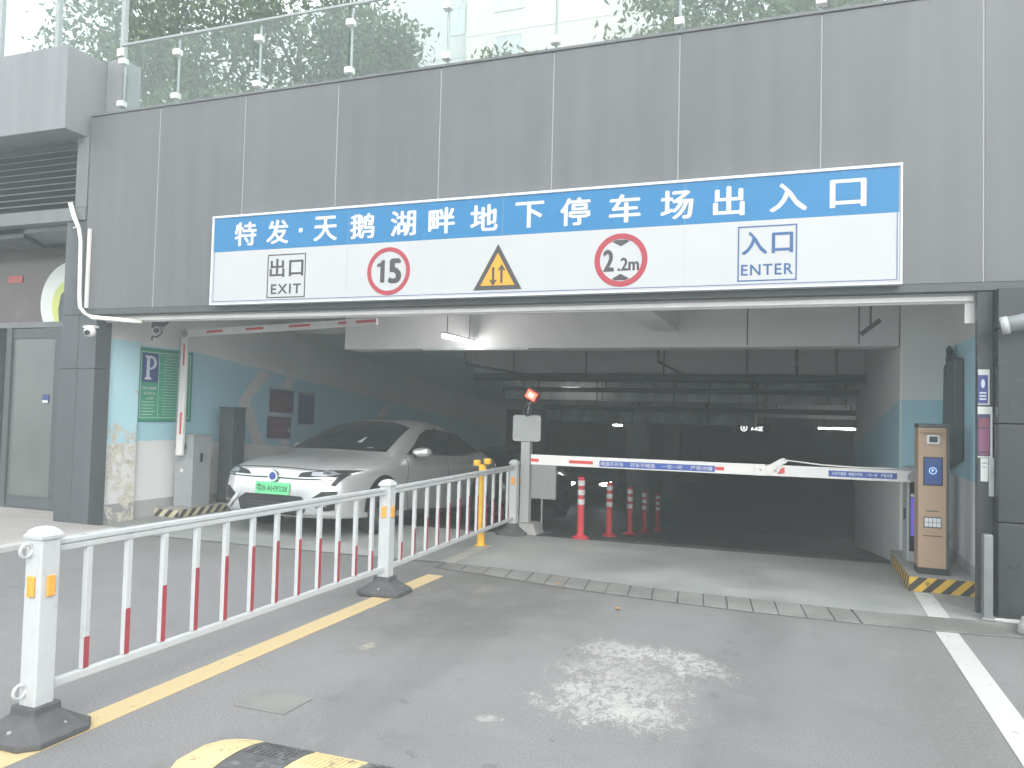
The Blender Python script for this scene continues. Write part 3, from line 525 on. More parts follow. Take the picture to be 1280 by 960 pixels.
wtext('出口', -5.262, 3.045, 0.43, 0.20, 'sign_grey', .018, 1.12); wtext('EXIT', -5.262, 2.812, 0.385, 0.105, 'sign_grey', .02, 1.2)
wtext('入口', -0.266, 3.06, 0.42, 0.20, 'sign_ink_blue', .022, 1.12); wtext('ENTER', -0.266, 2.822, 0.43, 0.095, 'sign_ink_blue', .012, 1.15)
def ring(cx, cz, r0, r1, nm, m, ya, n=48):
    mb = MB(); vs = []
    for i in range(n):
        t = 2*pi*i/n
        for r in (r0, r1):
            for y in (ya, ya+.003): vs.append((cx+r*cos(t), y, cz+r*sin(t)))
    fs = []
    for i in range(n):
        a_, b_ = 4*i, 4*((i+1) % n); fs += [(a_, b_, b_+2, a_+2), (a_+1, a_+3, b_+3, b_+1), (a_, a_+1, b_+1, b_), (a_+2, b_+2, b_+3, a_+3)]
    return mb.add(vs, fs).build(nm, m, wp)
ring(-4.0, 2.955, 0.205, 0.25, 'speed_ring', 'sign_red', ys_-.0035); ring(-1.56, 2.962, 0.198, 0.25, 'height_ring', 'sign_red', ys_-.0035)
def ln_poly(poly, nm, m, y0=ys_-.002, y1=ys_-.0003): return MB().prism(poly, y0, y1, 'xz').build(nm, m, wp)
wtext('5', -3.925, 2.955, 0.125, 0.245, 'sign_grey', .06)
ln_poly([(-4.095, 2.838), (-4.045, 2.838), (-4.045, 3.072), (-4.083, 3.072), (-4.093, 3.045), (-4.135, 3.035), (-4.135, 3.005), (-4.095, 3.005)], 'lettering', 'sign_grey')
wtext('2', -1.675, 2.962, 0.088, 0.20, 'sign_grey', .04); wtext('.2m', -1.488, 2.922, 0.195, 0.12, 'sign_grey', .035)
for sg_ in (1, -1): ln_poly([(-1.56, 2.962+sg_*.128), (-1.56+.082, 2.962+sg_*.174), (-1.56+.05, 2.962+sg_*.189), (-1.56-.05, 2.962+sg_*.189), (-1.56-.082, 2.962+sg_*.174)][::sg_], 'height_arrow', 'sign_grey')
ln_poly([(-3.04, 2.722), (-2.53, 2.722), (-2.785, 3.178)], 'warning_border', 'sign_grey'); ln_poly([(-2.965, 2.766), (-2.605, 2.766), (-2.785, 3.088)], 'warning_field', 'sign_yellow', ys_-.004, ys_-.0025)
for xx, d in ((-2.83, -1), (-2.742, 1)):
    zc = 2.868; ln_poly([(xx-.012, zc-.08), (xx+.012, zc-.08), (xx+.012, zc+.08), (xx-.012, zc+.08)], 'warning_arrow', 'sign_grey', ys_-.006, ys_-.0045)
    ln_poly([(xx, zc+d*.105), (xx+.042, zc+d*.045), (xx+.022, zc+d*.045), (xx, zc+d*.078), (xx-.022, zc+d*.045), (xx-.042, zc+d*.045)][::d], 'warning_arrow', 'sign_grey', ys_-.0065, ys_-.0046)

# ================================================================== RAILING
rl = thing('road_railing', 'white steel road railing with red striped bars and rubber feet', 'railing', (-3.2, 2.65, 0))
posts = [2.66, 5.80, 9.30]; PX = [-3.235, -3.20, -3.34]
for i, (px, py) in enumerate(zip(PX, posts)):
    fo = MB(); z = [0.0, 0.0, 0.028, 0.045, 0.09, 0.10, 0.135]; w = [0.165, 0.19, 0.19, 0.155, 0.085, 0.075, 0.072]
    for zz, ww in zip(z, w):
        c4 = 0.35*ww if ww > .1 else 0.1*ww; k = ww-c4
        fo.v += [(px+a_, py+b_, zz) for a_, b_ in ((-k, -ww), (k, -ww), (ww, -k), (ww, k), (k, ww), (-k, ww), (-ww, k), (-ww, -k))]
    for j in range(6):
        for q in range(8): fo.f.append((j*8+q, j*8+(q+1) % 8, (j+1)*8+(q+1) % 8, (j+1)*8+q))
    fo.f += [tuple(range(8))[::-1], tuple(range(48, 56))]
    zb_ = floor_z(py)+(.009 if py > 7.1 else .006)
    fo.v = [(a_, b_, c_+zb_) for a_, b_, c_ in fo.v]; fb = fo.build('rubber_foot', 'rubber', rl, bev=0.004, seg=1)
    for a_, b_ in ((-.13, -.05), (.13, .04), (.02, -.14), (-.03, .14)): MB().lathe([(.012, .036), (.012, .056), (.004, .06)], (px+a_, py+b_, zb_), 8).build('bolt', 'steel_grey', fb)
    po = B(px-.05, px+.05, py-.05, py+.05, 0.10+zb_, 0.885).build('post', 'white_paint', rl, bev=0.008)
    cp = MB()
    for zz, ww in ((0.883, .058), (0.900, .060), (0.903, .054), (0.918, .047), (0.932, .030), (0.938, .012)): cp.v += [(px-ww, py-ww, zz), (px+ww, py-ww, zz), (px+ww, py+ww, zz), (px-ww, py+ww, zz)]
    for j in range(5):
        for q in range(4): cp.f.append((j*4+q, j*4+(q+1) % 4, (j+1)*4+(q+1) % 4, (j+1)*4+q))
    cp.f += [(3, 2, 1, 0), (20, 21, 22, 23)]; cp.build('cap', 'white_paint', po, bev=0.002)
    B(px+.051, px+.062, py-.022, py+.022, 0.625, 0.72).build('reflector', 'orange_reflector', po, bev=0.006); B(px-.022, px+.022, py-.062, py-.051, 0.625, 0.72).build('reflector', 'orange_reflector', po, bev=0.006)
    for sgn in ((-1,) if i == 0 else ((1,) if i == 2 else ())):
        for z in (0.21, 0.835):
            cc = Vector((px-.012, py+sgn*.077, z)); MB().tube([cc+Vector((0, .03*cos(t), .03*sin(t))) for t in np.linspace(0, 2*pi, 13)], 0.008, 6, cap=False).build('latch_ring', 'white_paint', po, smooth=True)
for (p0, p1, q0, q1) in ((posts[0], posts[1], PX[0], PX[1]), (posts[1], posts[2], PX[1], PX[2])):
    def px_at(y): return q0+(q1-q0)*(y-p0)/(p1-p0)
    def rail(z0, z1, hw, nm):
        mb = MB(); ya, yb = p0+.051, p1-.051; xa, xb = px_at(ya), px_at(yb)
        mb.add([(xa-hw, ya, z0), (xa+hw, ya, z0), (xb+hw, yb, z0), (xb-hw, yb, z0), (xa-hw, ya, z1), (xa+hw, ya, z1), (xb+hw, yb, z1), (xb-hw, yb, z1)], [(0, 3, 2, 1), (4, 5, 6, 7), (0, 1, 5, 4), (1, 2, 6, 5), (2, 3, 7, 6), (3, 0, 4, 7)])
        return mb.build(nm, 'white_paint', rl, bev=0.006)
    rail(0.845, 0.872, 0.022, 'top_rail'); rail(0.812, 0.844, 0.016, 'top_rail'); rail(0.185, 0.225, 0.018, 'bottom_rail')
    fr = [.26, .40, .52, .61, .655, .695, .695, .655, .61, .52, .40, .27]
    for k in range(12):
        y = p0+(p1-p0)*(k+1)/13.0; x = px_at(y); h0, h1 = 0.226, 0.811
        br = B(x-.0145, x+.0145, y-.017, y+.017, h0, h1).build('baluster', 'white_paint', rl, bev=0.003, seg=1)
        B(x+.0146, x+.0158, y-.0155, y+.0155, h0+.004, h0+fr[k]*(h1-h0)).build('red_stripe', 'red_tape', br)

# ================================================================== SMALL POSTS
yp = thing('post', 'slim yellow steel post with a two-armed top behind the railing', 'post', (-3.36, 8.3, 0))
MB().lathe([(.07, .009), (.07, .02), (.042, .021), (.042, .90)], (-3.37, 8.3, 0), 16).build('tube', 'yellow_post', yp, smooth=False)
B(-3.40, -3.34, 8.27, 8.33, .90, .925).build('top_plate', 'yellow_post', yp)
for s_ in (-1, 1): B(-3.37+s_*.065-.035, -3.37+s_*.065+.035, 8.26, 8.34, .92+.01*s_, .985+.01*s_).build('arm_block', 'yellow_post', yp, bev=.012)
B(-3.335, -3.325, 8.25, 8.35, .93, .95).build('arm_bolt', 'steel_grey', yp)

gp = thing('sign_post', 'grey steel post with blank rounded square plate and red lamp on top', 'sign post', (-3.22, 9.4, 0))
B(-3.285, -3.165, 9.36, 9.47, 0.15, 1.49).build('pole', 'grey_paint', gp, bev=.006)
zf = 0.009
MB().add([(-3.40, 9.28, zf), (-3.03, 9.28, zf), (-3.03, 9.62, zf), (-3.40, 9.62, zf-.04), (-3.36, 9.31, .15), (-3.08, 9.31, .15), (-3.08, 9.58, .15), (-3.36, 9.58, .15)], [(0, 3, 2, 1), (4, 5, 6, 7), (0, 1, 5, 4), (1, 2, 6, 5), (2, 3, 7, 6), (3, 0, 4, 7)]).build('concrete_foot', 'island_concrete', gp, bev=.012)
def rrect(cx, cz, hw, hh, r, n=5): return [(cx+sx*(hw-r)+r*cos(a_), cz+sz*(hh-r)+r*sin(a_)) for sx, sz, a0 in ((1, 1, 0), (-1, 1, pi/2), (-1, -1, pi), (1, -1, 1.5*pi)) for a_ in np.linspace(a0, a0+pi/2, n)]
MB().prism(rrect(-3.205, 1.335, .185, .165, .035), 9.335, 9.355, 'xz').build('plate', 'grey_paint', gp, bev=.003, seg=1)
MB().tube([(-3.20+.05*cos(t), 9.33, 1.565+.075*sin(t)) for t in np.linspace(0, 2*pi, 17)], .010, 6, cap=False).build('cable_loop', 'dark_plastic', gp, smooth=True)
MB().tube([(-3.21, 9.37, 1.49), (-3.19, 9.36, 1.62), (-3.15, 9.36, 1.70)], .012, 8).build('lamp_stem', 'steel_grey', gp, smooth=True)
a45 = 0.5; mb = MB(); C0 = Vector((-3.145, 9.36, 1.75)); ux, uz = Vector((cos(a45), 0, -sin(a45))), Vector((sin(a45), 0, cos(a45))); uy = Vector((0, 1, 0))
def obox(C0, ux, uy, uz, hx, hy, hz): return MB().add([C0+ux*a_*hx+uy*b_*hy+uz*c_*hz for c_ in (-1, 1) for a_, b_ in ((-1, -1), (1, -1), (1, 1), (-1, 1))], [(0, 3, 2, 1), (4, 5, 6, 7), (0, 1, 5, 4), (1, 2, 6, 5), (2, 3, 7, 6), (3, 0, 4, 7)])
hs_ = obox(C0, ux, uy, uz, .085, .05, .07).build('lamp_housing', 'led_red_housing', gp, bev=.012)
obox(C0+Vector((0, -.052, 0)), ux, uy, uz, .065, .003, .05).build('lamp_face', 'glow_red', hs_); obox(C0+Vector((0, -.056, 0)), ux, uy, uz, .03, .002, .022).build('lamp_glow', 'glow_amber', hs_)
B(-3.16, -2.99, 9.385, 9.43, 0.93, 0.99).build('boom_rest', 'steel_grey', gp, bev=.006)
fb_ = thing('notice_stand', 'grey rectangular notice board on a thin stand behind the sign post', 'sign stand', (-3.2, 10, 0))
B(-3.40, -3.005, 9.985, 10.0, 0.40, 0.88).build('board', 'grey_paint', fb_, bev=.004); frame_rect(MB(), -3.41, -2.995, .39, .89, .015, 9.975, 10.008).build('board_frame', 'steel_grey', fb_)
MB().tube([(-3.2, 10.02, floor_z(10)), (-3.2, 10.02, .6)], .016, 8).build('leg', 'steel_grey', fb_); MB().lathe([(.15, 0), (.15, .03), (.03, .05)], (-3.2, 10.02, floor_z(10)+.01), 16).build('foot', 'dark_grey', fb_)

ords = ['nearest and tallest-looking', 'second', 'third', 'fourth', 'fifth and most distant']
for i, (x, y) in enumerate(((-2.50, 9.42), (-2.50, 10.98), (-2.51, 12.5), (-2.62, 14.35), (-2.66, 16.1))):
    z0 = floor_z(y)+.012; t = thing('lane_delineator', f'{ords[i]} red lane delineator post with white bands on the garage ramp', 'delineator', (x, y, z0), 'red delineator posts down the ramp')
    MB().lathe([(.105, 0), (.105, .018), (.06, .035), (.048, .05)], (x, y, z0), 18).build('base', 'delineator', t, smooth=False)
    MB().lathe([(.043, .05), (.040, .72), (.046, .725), (.046, .745), (.03, .757), (.012, .76)], (x, y, z0), 18).build('tube', 'delineator', t)
    for zz in (.42, .535, .65): MB().lathe([(.0445, zz), (.0445, zz+.065)], (x, y, z0), 18).build('white_band', 'reflect_white', t)

sb = thing('bollard', 'short stainless steel guard post at the foot of the granite wall', 'post', (1.40, 7.05, 0))
B(1.36, 1.425, 6.98, 7.07, 0.02, .665).build('post', 'bollard_steel', sb, bev=.006); B(1.35, 1.435, 6.97, 7.075, 0.013, .03).build('base_plate', 'steel_grey', sb)
pt = thing('pipe', 'short grey pipe stub projecting from the granite wall at right edge', 'pipe', (1.5, 6.9, 2.3))
MB().tube([(1.46, 6.86, 2.27), (1.75, 6.80, 2.33), (2.3, 6.7, 2.42)], .062, 16).build('pipe_run', 'steel_grey', pt, smooth=True); MB().tube([(1.45, 6.862, 2.268), (1.50, 6.852, 2.278)], .068, 16).build('pipe_collar', 'grey_paint', pt, smooth=True); B(1.9, 1.96, 6.72, 7.078, 2.26, 2.34).build('bracket', 'dark_grey', pt)

# ================================================================== BARRIERS, KIOSK
def striped(parent, faces, n_map, ma, mb_):
    """each face: origin, along-vector, length, height, outward normal -> slanted stripes as thin painted pieces"""
    for org, u, ln, h, nrm in faces:
        org, u, nrm = Vector(org), Vector(u), Vector(nrm); w_ = n_map; x = -h; k = 0
        while x < ln:
            poly = [(x, 0), (x+w_, 0), (x+w_+h, h), (x+h, h)]
            out = []
            for lim, sgn in ((0, 1), (ln, -1)):
                src = poly if not out else out; res = []
                for i in range(len(src)):
                    p, q = src[i], src[(i+1) % len(src)]; ip, iq = sgn*(p[0]-lim) >= 0, sgn*(q[0]-lim) >= 0
                    if ip: res.append(p)
                    if ip != iq: t = (lim-p[0])/(q[0]-p[0]); res.append((lim, p[1]+t*(q[1]-p[1])))
                out = res
                if not out: break
            if len(out) >= 3:
                m_ = MB(); n_ = len(out); f = [org+u*a_+Vector((0, 0, b_))+nrm*.0015 for a_, b_ in out]; b = [p-nrm*.0012 for p in f]
                m_.add(f+b, [tuple(range(n_)), tuple(range(n_, 2*n_))[::-1]]+[(i, (i+1) % n_, n_+(i+1) % n_, n_+i) for i in range(n_)]); m_.build('stripe', ma if k % 2 == 0 else mb_, parent)
            x += w_; k += 1
il = thing('kerb_island', 'low concrete island with worn cream and black stripes at left barrier', 'kerb', (-8.0, 8.9, 0))
B(-8.19, -7.77, 8.38, 9.75, -.06, .12).build('slab', 'island_concrete', il, bev=.012)
striped(il, [((-8.19, 8.38, .012), (1, 0, 0), .42, .10, (0, -1, 0)), ((-7.77, 8.38, .012), (0, 1, 0), .95, .10, (1, 0, 0))], .085, 'hazard_cream', 'hazard_black')
ir = thing('kerb_island', 'low concrete island with bold yellow and black stripes under the brown kiosk', 'kerb', (1.2, 8.4, 0))
B(.955, 1.494, 7.885, 9.45, -.03, .142).build('slab', 'island_concrete', ir, bev=.012)
striped(ir, [((.955, 7.885, .012), (1, 0, 0), .535, .128, (0, -1, 0))], .075, 'hazard_yellow', 'hazard_black'); striped(ir, [((.955, 9.25, .012), (0, -1, 0), 1.365, .128, (-1, 0, 0))], .075, 'hazard_yellow', 'hazard_black')

cl = thing('barrier_gate', 'raised folding-arm barrier with grey cabinet at the exit lane', 'barrier', (-7.95, 8.6, .12))
B(-8.10, -7.79, 8.62, 8.98, .12, 1.09).build('cabinet', 'cab_grey', cl, bev=.008); B(-8.11, -7.78, 8.61, 8.99, 1.0905, 1.115).build('cabinet_lid', 'cab_grey', cl, bev=.006)
B(-7.789, -7.775, 8.75, 8.80, .74, .86).build('lock', 'dark_plastic', cl, bev=.004); disc(-7.97, .62, .028, 8.612, 'knob', 'boom_white', cl, 16); disc(-7.85, .82, .012, 8.612, 'screw', 'steel_grey', cl, 10); disc(-7.82, .82, .012, 8.612, 'screw', 'steel_grey', cl, 10)
YB = 8.56
MB().tube([(-7.96, 8.52, .95), (-7.96, 8.62, .95)], .05, 16).build('pivot', 'dark_plastic', cl)
MB().prism([(-8.0, .83), (-7.885, .83), (-7.875, 2.45), (-7.945, 2.55), (-7.975, 2.45)], YB-.045, YB, 'xz').build('lower_arm', 'boom_white', cl, bev=.006)
MB().prism([(-7.96, 2.555), (-7.885, 2.455), (-4.93, 2.575), (-4.93, 2.665), (-7.85, 2.555)], YB-.047, YB-.002, 'xz').build('upper_arm', 'boom_white', cl, bev=.006)
disc(-7.92, 2.50, .05, YB-.052, 'elbow_plate', 'steel_grey', cl, 16)
MB().tube([(-8.03, YB-.02, .95), (-8.02, YB-.02, 2.42), (-7.95, YB-.03, 2.56)], .006, 6).build('stay_wire', 'steel_grey', cl)
for z0, z1 in ((1.12, 1.42), (2.06, 2.36)): B(-7.955+.02*z0/2, -7.925+.02*z0/2, YB-.0475, YB-.0455, z0, z1).build('red_mark', 'boom_red', cl)
def onarm(xa, xb, lo, hi):
    f = lambda x, t: 2.455+(x+7.885)*.0406+t*.095
    return MB().prism([(xa, f(xa, lo)), (xb, f(xb, lo)), (xb, f(xb, hi)), (xa, f(xa, hi))], YB-.0495, YB-.0475, 'xz').build('red_mark', 'boom_red', cl)
for xa, xb in ((-7.55, -7.28), (-6.90, -6.62), (-6.22, -5.90), (-5.48, -5.36), (-5.22, -4.935)): onarm(xa, xb, .38, .72)

dp = thing('payment_terminal', 'slim dark grey ticket terminal beside the left mural wall', 'terminal', (-7.9, 9.45, .12))
B(-7.96, -7.72, 9.32, 9.60, .12, 1.49).build('body', 'dark_grey', dp, bev=.01); B(-7.97, -7.71, 9.31, 9.61, 1.4905, 1.51).build('cap', 'dark_plastic', dp, bev=.005); B(-7.719, -7.70, 9.40, 9.45, 1.15, 1.25).build('lock', 'dark_plastic', dp); B(-7.965, -7.715, 9.313, 9.603, .121, .17).build('plinth', 'dark_plastic', dp)

cr = thing('barrier_gate', 'lowered white barrier arm with grey cabinet and screen at the entry lane', 'barrier', (1.15, 8.85, .142))
B(1.03, 1.33, 8.70, 9.02, .142, 1.075).build('cabinet', 'grey_paint', cr, bev=.01)
sc_ = B(1.05, 1.325, 8.692, 8.7, .25, .99).build('display', 'screen_dark', cr); B(1.06, 1.32, 8.688, 8.6915, .40, .78).build('screen_area', 'screen_violet', sc_); B(1.06, 1.32, 8.687, 8.6915, .785, .815).build('screen_title', 'print_white', sc_)
for k in range(4): B(1.09+.01*(k % 2), 1.15, 8.685, 8.6875, .70-.075*k-.022, .70-.075*k+.022).build('screen_mark', 'screen_pink', sc_, bev=.0005)
frame_rect(MB(), 1.115, 1.17, .86, .92, .008, 8.686, 8.6915).build('screen_mark', 'print_white', sc_)
B(1.015, 1.03, 8.8, 8.86, .55, .66).build('lock', 'dark_plastic', cr)
YR = 8.66; k0 = .935
def barm(x0, x1, z, h, nm, y0=YR-.04, y1=YR, m='boom_white', b=.006): return B(x0, x1, y0, y1, z-h/2, z+h/2).build(nm, m, cr, bev=b)
MB().tube([(1.07, YR-.05, .985), (1.07, 8.70, .985)], .05, 14).build('pivot', 'steel_grey', cr)
barm(-.30, 1.06, .988, .115, 'inner_arm'); barm(-2.90, -.31, .988, .118, 'outer_arm', YR-.042, YR-.002)
MB().prism([(-.42, .93), (-.30, .93), (-.245, .985), (-.09, 1.085), (-.12, 1.12), (-.16, 1.115), (-.30, 1.03), (-.42, 1.045)], YR-.052, YR-.0435, 'xz').build('elbow_plate', 'boom_white', cr, bev=.002)
for q in ((-.36, .99), (-.12, 1.10), (-.21, .985)): disc(q[0], q[1], .011, YR-.0565, 'elbow_bolt', 'steel_grey', cr, 10)
MB().prism([(-.19, .955), (-.12, .97), (-.125, 1.03), (-.16, 1.01)], YR-.0565, YR-.053, 'xz').build('elbow_sticker', 'boom_red', cr)
MB().tube([(-.12, YR-.03, 1.10), (.25, YR-.02, 1.065), (.60, YR-.02, 1.055), (1.03, YR-.02, 1.062)], .008, 6).build('stay_wire', 'boom_white', cr, smooth=True)
for x0, x1 in ((-2.90, -2.80), (-2.44, -2.16), (-.82, -.73)): B(x0, x1, YR-.0445, YR-.0425, .965, 1.0).build('red_mark', 'boom_red', cr)
bl = B(-2.085, -.825, YR-.0445, YR-.0425, .944, 1.010).build('slogan_strip', 'boom_blue', cr); b2 = B(.30, .93, YR-.0425, YR-.0405, .955, 1.015).build('slogan_strip', 'boom_blue', cr)
for t, x_, w_ in (('喝酒不开车', -1.94, .26), ('开车不喝酒', -1.60, .27), ('一车一杆', -1.275, .22), ('严禁冲撞', -.965, .23)): btext(t, (x_, YR-.046, .977), XU, ZU, w_, .046, .01).build('lettering', 'print_white', bl)
for t, x_, w_ in (('开车不喝酒', .40, .13), ('喝酒不开车', .553, .13), ('一车一杆', .70, .105), ('严禁冲撞', .835, .105)): btext(t, (x_, YR-.044, .986), XU, ZU, w_, .034, .01).build('lettering', 'print_pale', b2)

kk = thing('payment_kiosk', 'tall brown payment kiosk with blue screen and white keypad', 'kiosk', (1.16, 8.2, .142))
KY = 8.06
B(1.045, 1.275, KY+.0, KY+.25, .20, 1.475).build('body', 'kiosk_brown', kk, bev=.005); B(1.2755, 1.30, KY+.004, KY+.25, .20, 1.475).build('side_panel', 'dark_grey', kk, bev=.004)
B(1.043, 1.302, KY-.003, KY+.255, .143, .1995).build('plinth', 'dark_plastic', kk); B(1.043, 1.302, KY+.0, KY+.255, 1.4755, 1.515).build('cap', 'dark_grey', kk, bev=.004)
rc = B(1.055, 1.265, KY-.003, KY-.0002, 1.31, 1.452).build('camera_recess', 'kiosk_brown', kk); MB().prism(rrect(1.165, 1.37, .052, .043, .015), KY-.02, KY-.0035, 'xz').build('camera_bezel', 'key_white', rc, bev=.004); B(1.131, 1.199, KY-.023, KY-.0205, 1.345, 1.397).build('camera_lens', 'screen_dark', rc)
MB().prism([(KY-.0035, 1.44), (KY-.05, 1.435), (KY-.05, 1.445), (KY-.0035, 1.455)], 1.06, 1.262, 'yz').build('camera_hood', 'kiosk_brown', kk)
sn = B(1.085, 1.245, KY-.006, KY-.0003, .95, 1.21).build('screen_frame', 'screen_dark', kk, bev=.002); B(1.094, 1.236, KY-.0085, KY-.0063, .962, 1.198).build('screen', 'screen_blue', sn)
def mring(cx, cz, r0, r1, y, m, parent, nm):
    n_ = 28; vs = [(cx+r*cos(2*pi*i/n_), yy, cz+r*sin(2*pi*i/n_)) for i in range(n_) for r in (r0, r1) for yy in (y, y+.001)]; fs = []
    for i in range(n_): a_, b_ = 4*i, 4*((i+1) % n_); fs += [(a_, b_, b_+2, a_+2), (a_+1, a_+3, b_+3, b_+1), (a_, a_+1, b_+1, b_), (a_+2, b_+2, b_+3, a_+3)]
    return MB().add(vs, fs).build(nm, m, parent)
M('screen_icon', (0.35, 0.50, 0.75), 0.3, emit=0.35); mring(1.163, 1.085, .026, .032, KY-.0105, 'screen_icon', sn, 'screen_icon'); btext('P', (1.163, KY-.0095, 1.085), XU, ZU, None, .028, .02).build('screen_icon', 'screen_icon', sn)
kp = B(1.09, 1.235, KY-.005, KY-.0003, .565, .665).build('keypad', 'dark_grey', kk, bev=.002)
for i in range(4):
    for j in range(2): B(1.098+i*.0335, 1.128+i*.0335, KY-.0095, KY-.0052, .575+j*.042, .613+j*.042).build('key', 'key_white', kp, bev=.003, seg=1)
B(1.085, 1.24, KY-.0025, KY-.0003, .488, .496).build('slot', 'dark_plastic', kk); B(1.11, 1.215, KY-.0015, KY-.0003, .712, .722).build('caption_strip', 'dark_grey', kk); B(1.301, 1.31, KY+.03, KY+.06, .47, .52).build('lock', 'dark_plastic', kk)

wd = thing('wall_shroud', 'dark hanging cloth roll and cable coil on the right inner wall', 'wall fitting', (1.45, 8.8, 1.2))
MB().prism([(8.50, 1.17), (9.38, 1.02), (9.12, 1.35), (9.06, 2.12), (8.52, 2.16)], 1.40, 1.496, 'yz').build('cloth_panel', 'dark_grey', wd, bev=.02)
for k in range(5): MB().tube([(1.44+.03*cos(t), 8.95+.11*cos(t)+.02*k, 2.24-.075*k+.05*sin(t)) for t in np.linspace(0, 2*pi, 13)], .022, 6, cap=False).build('cable_coil', 'dark_plastic', wd, smooth=True)

# ================================================================== BOARDS AND POSTERS
def wboard(y0, y1, z0, z1, nm, m, parent, x=-8.2, t=0.012, k=0): return B(x+.0055+k, x+.0055+k+t, y0, y1, z0, z1).build(nm, m, parent)
pn = thing('parking_notice', 'large green parking notice board with white P on blue square', 'notice board', (-8.19, 8.42, 1.28))
YV = (0, 1, 0)
wboard(7.99, 8.98, 1.285, 2.275, 'backing', 'board_edge', pn); fa = wboard(8.015, 8.955, 1.31, 2.25, 'face', 'board_green', pn, k=.0122, t=.002)
def on(y0, y1, z0, z1, m, nm, par, k=.0145, t=.0015): return wboard(y0, y1, z0, z1, nm, m, par, k=k, t=t)
for q in ((8.035, 8.935, 2.215, 2.225), (8.035, 8.935, 1.335, 1.345), (8.035, 8.045, 1.346, 2.214), (8.925, 8.935, 1.346, 2.214), (8.345, 8.352, 1.346, 2.214)): on(*q, 'board_print', 'border_line', fa)
on(8.055, 8.335, 1.815, 2.205, 'board_navy', 'blue_square', pn)
PX_ = -8.2+.0055+.0168
# a serif capital P drawn as one outline plus its bowl hole
mbP = MB()
mbP.prism([(8.10, 1.85), (8.215, 1.85), (8.215, 1.872), (8.183, 1.885), (8.183, 2.135), (8.215, 2.148), (8.215, 2.17), (8.10, 2.17), (8.10, 2.148), (8.128, 2.138), (8.128, 1.882), (8.10, 1.872)], PX_, PX_+.001, 'yz')
no = 12; outer = [(8.195+.105*sin(t), 2.078+.092*cos(t)) for t in np.linspace(0, pi, no)]; inner = [(8.195+.058*sin(t), 2.078+.068*cos(t)) for t in np.linspace(0, pi, no)]
for i in range(no-1): mbP.prism([outer[i], outer[i+1], inner[i+1], inner[i]], PX_+.0012, PX_+.0022, 'yz')
for z in (2.146, 1.986): mbP.prism([(8.18, z), (8.20, z), (8.20, z+.024), (8.18, z+.024)], PX_+.0012, PX_+.0022, 'yz')
mbP.build('lettering', 'print_pale', pn)
for t, z, w_, h_ in (('特发天鹅湖畔', 1.735, .24, .045), ('地下停车场', 1.665, .20, .042), ('公示牌', 1.60, .13, .042)): btext(t, (PX_+.0005, 8.195, z), YV, ZU, w_, h_, .012, out=(1, 0, 0)).build('lettering', 'board_print', pn)
rl_ = random.Random(3)
for k in range(5): y0 = 8.06+rl_.uniform(0, .03); on(y0, y0+rl_.uniform(.18, .26), 1.545-k*.042, 1.556-k*.042, 'board_print', 'text_line', fa)
for k in range(22):
    y0 = 8.42+rl_.choice((0, 0, .02)); on(y0, y0+rl_.uniform(.30, .47), 2.185-k*.0385, 2.192-k*.0385, 'board_print', 'text_line', fa)
    if k % 3 == 0: on(8.37, 8.395, 2.185-k*.0385, 2.192-k*.0385, 'board_print', 'text_line', fa)

def poster(y0, y1, z0, z1, label, c0, inner, dz=0.0):
    t = thing('wall_poster', label, 'poster', (-8.19, (y0+y1)/2, z0)); sl = -0.03
    def P_(a_, b_, c_, d_, nm, m, k):
        f = lambda y, z: (y, z+sl*(y-y0)); return MB().prism([f(a_, c_), f(b_, c_), f(b_, d_), f(a_, d_)], -8.2+.006+k, -8.2+.009+k, 'yz').build(nm, m, t)
    P_(y0, y1, z0, z1, 'mount', 'poster_frame', 0); P_(y0+.025, y1-.025, z0+.025, z1-.03, 'print', c0, .0032)
    for (a_, b_, c_, d_, m) in inner: P_(y0+(y1-y0)*a_, y0+(y1-y0)*b_, z0+(z1-z0)*c_, z0+(z1-z0)*d_, 'print_block', m, .0065)
    return t
poster(10.74, 11.43, 1.43, 1.86, 'upper of two purple posters with red panel on the left mural wall', 'poster_purple', ((.12, .74, .12, .80, 'poster_pink'), (.30, .36, .2, .7, 'poster_mauve'), (.45, .5, .2, .7, 'poster_mauve'), (.58, .64, .2, .7, 'poster_mauve'), (.80, .90, .25, .45, 'poster_mauve')))
poster(10.70, 11.38, 1.00, 1.405, 'lower of two purple posters, directly under the other one', 'poster_purple', ((.10, .80, .62, .84, 'poster_mauve'), (.12, .76, .14, .56, 'poster_pink'), (.84, .92, .3, .5, 'poster_frame')))
poster(11.54, 12.06, 1.23, 1.83, 'narrow dark blue poster right of the purple pair', 'poster_blue', tuple((.12, .88, .84-.09*k, .86-.09*k, 'board_navy') for k in range(8)) + ((.12, .88, .90, .94, 'poster_frame'),))
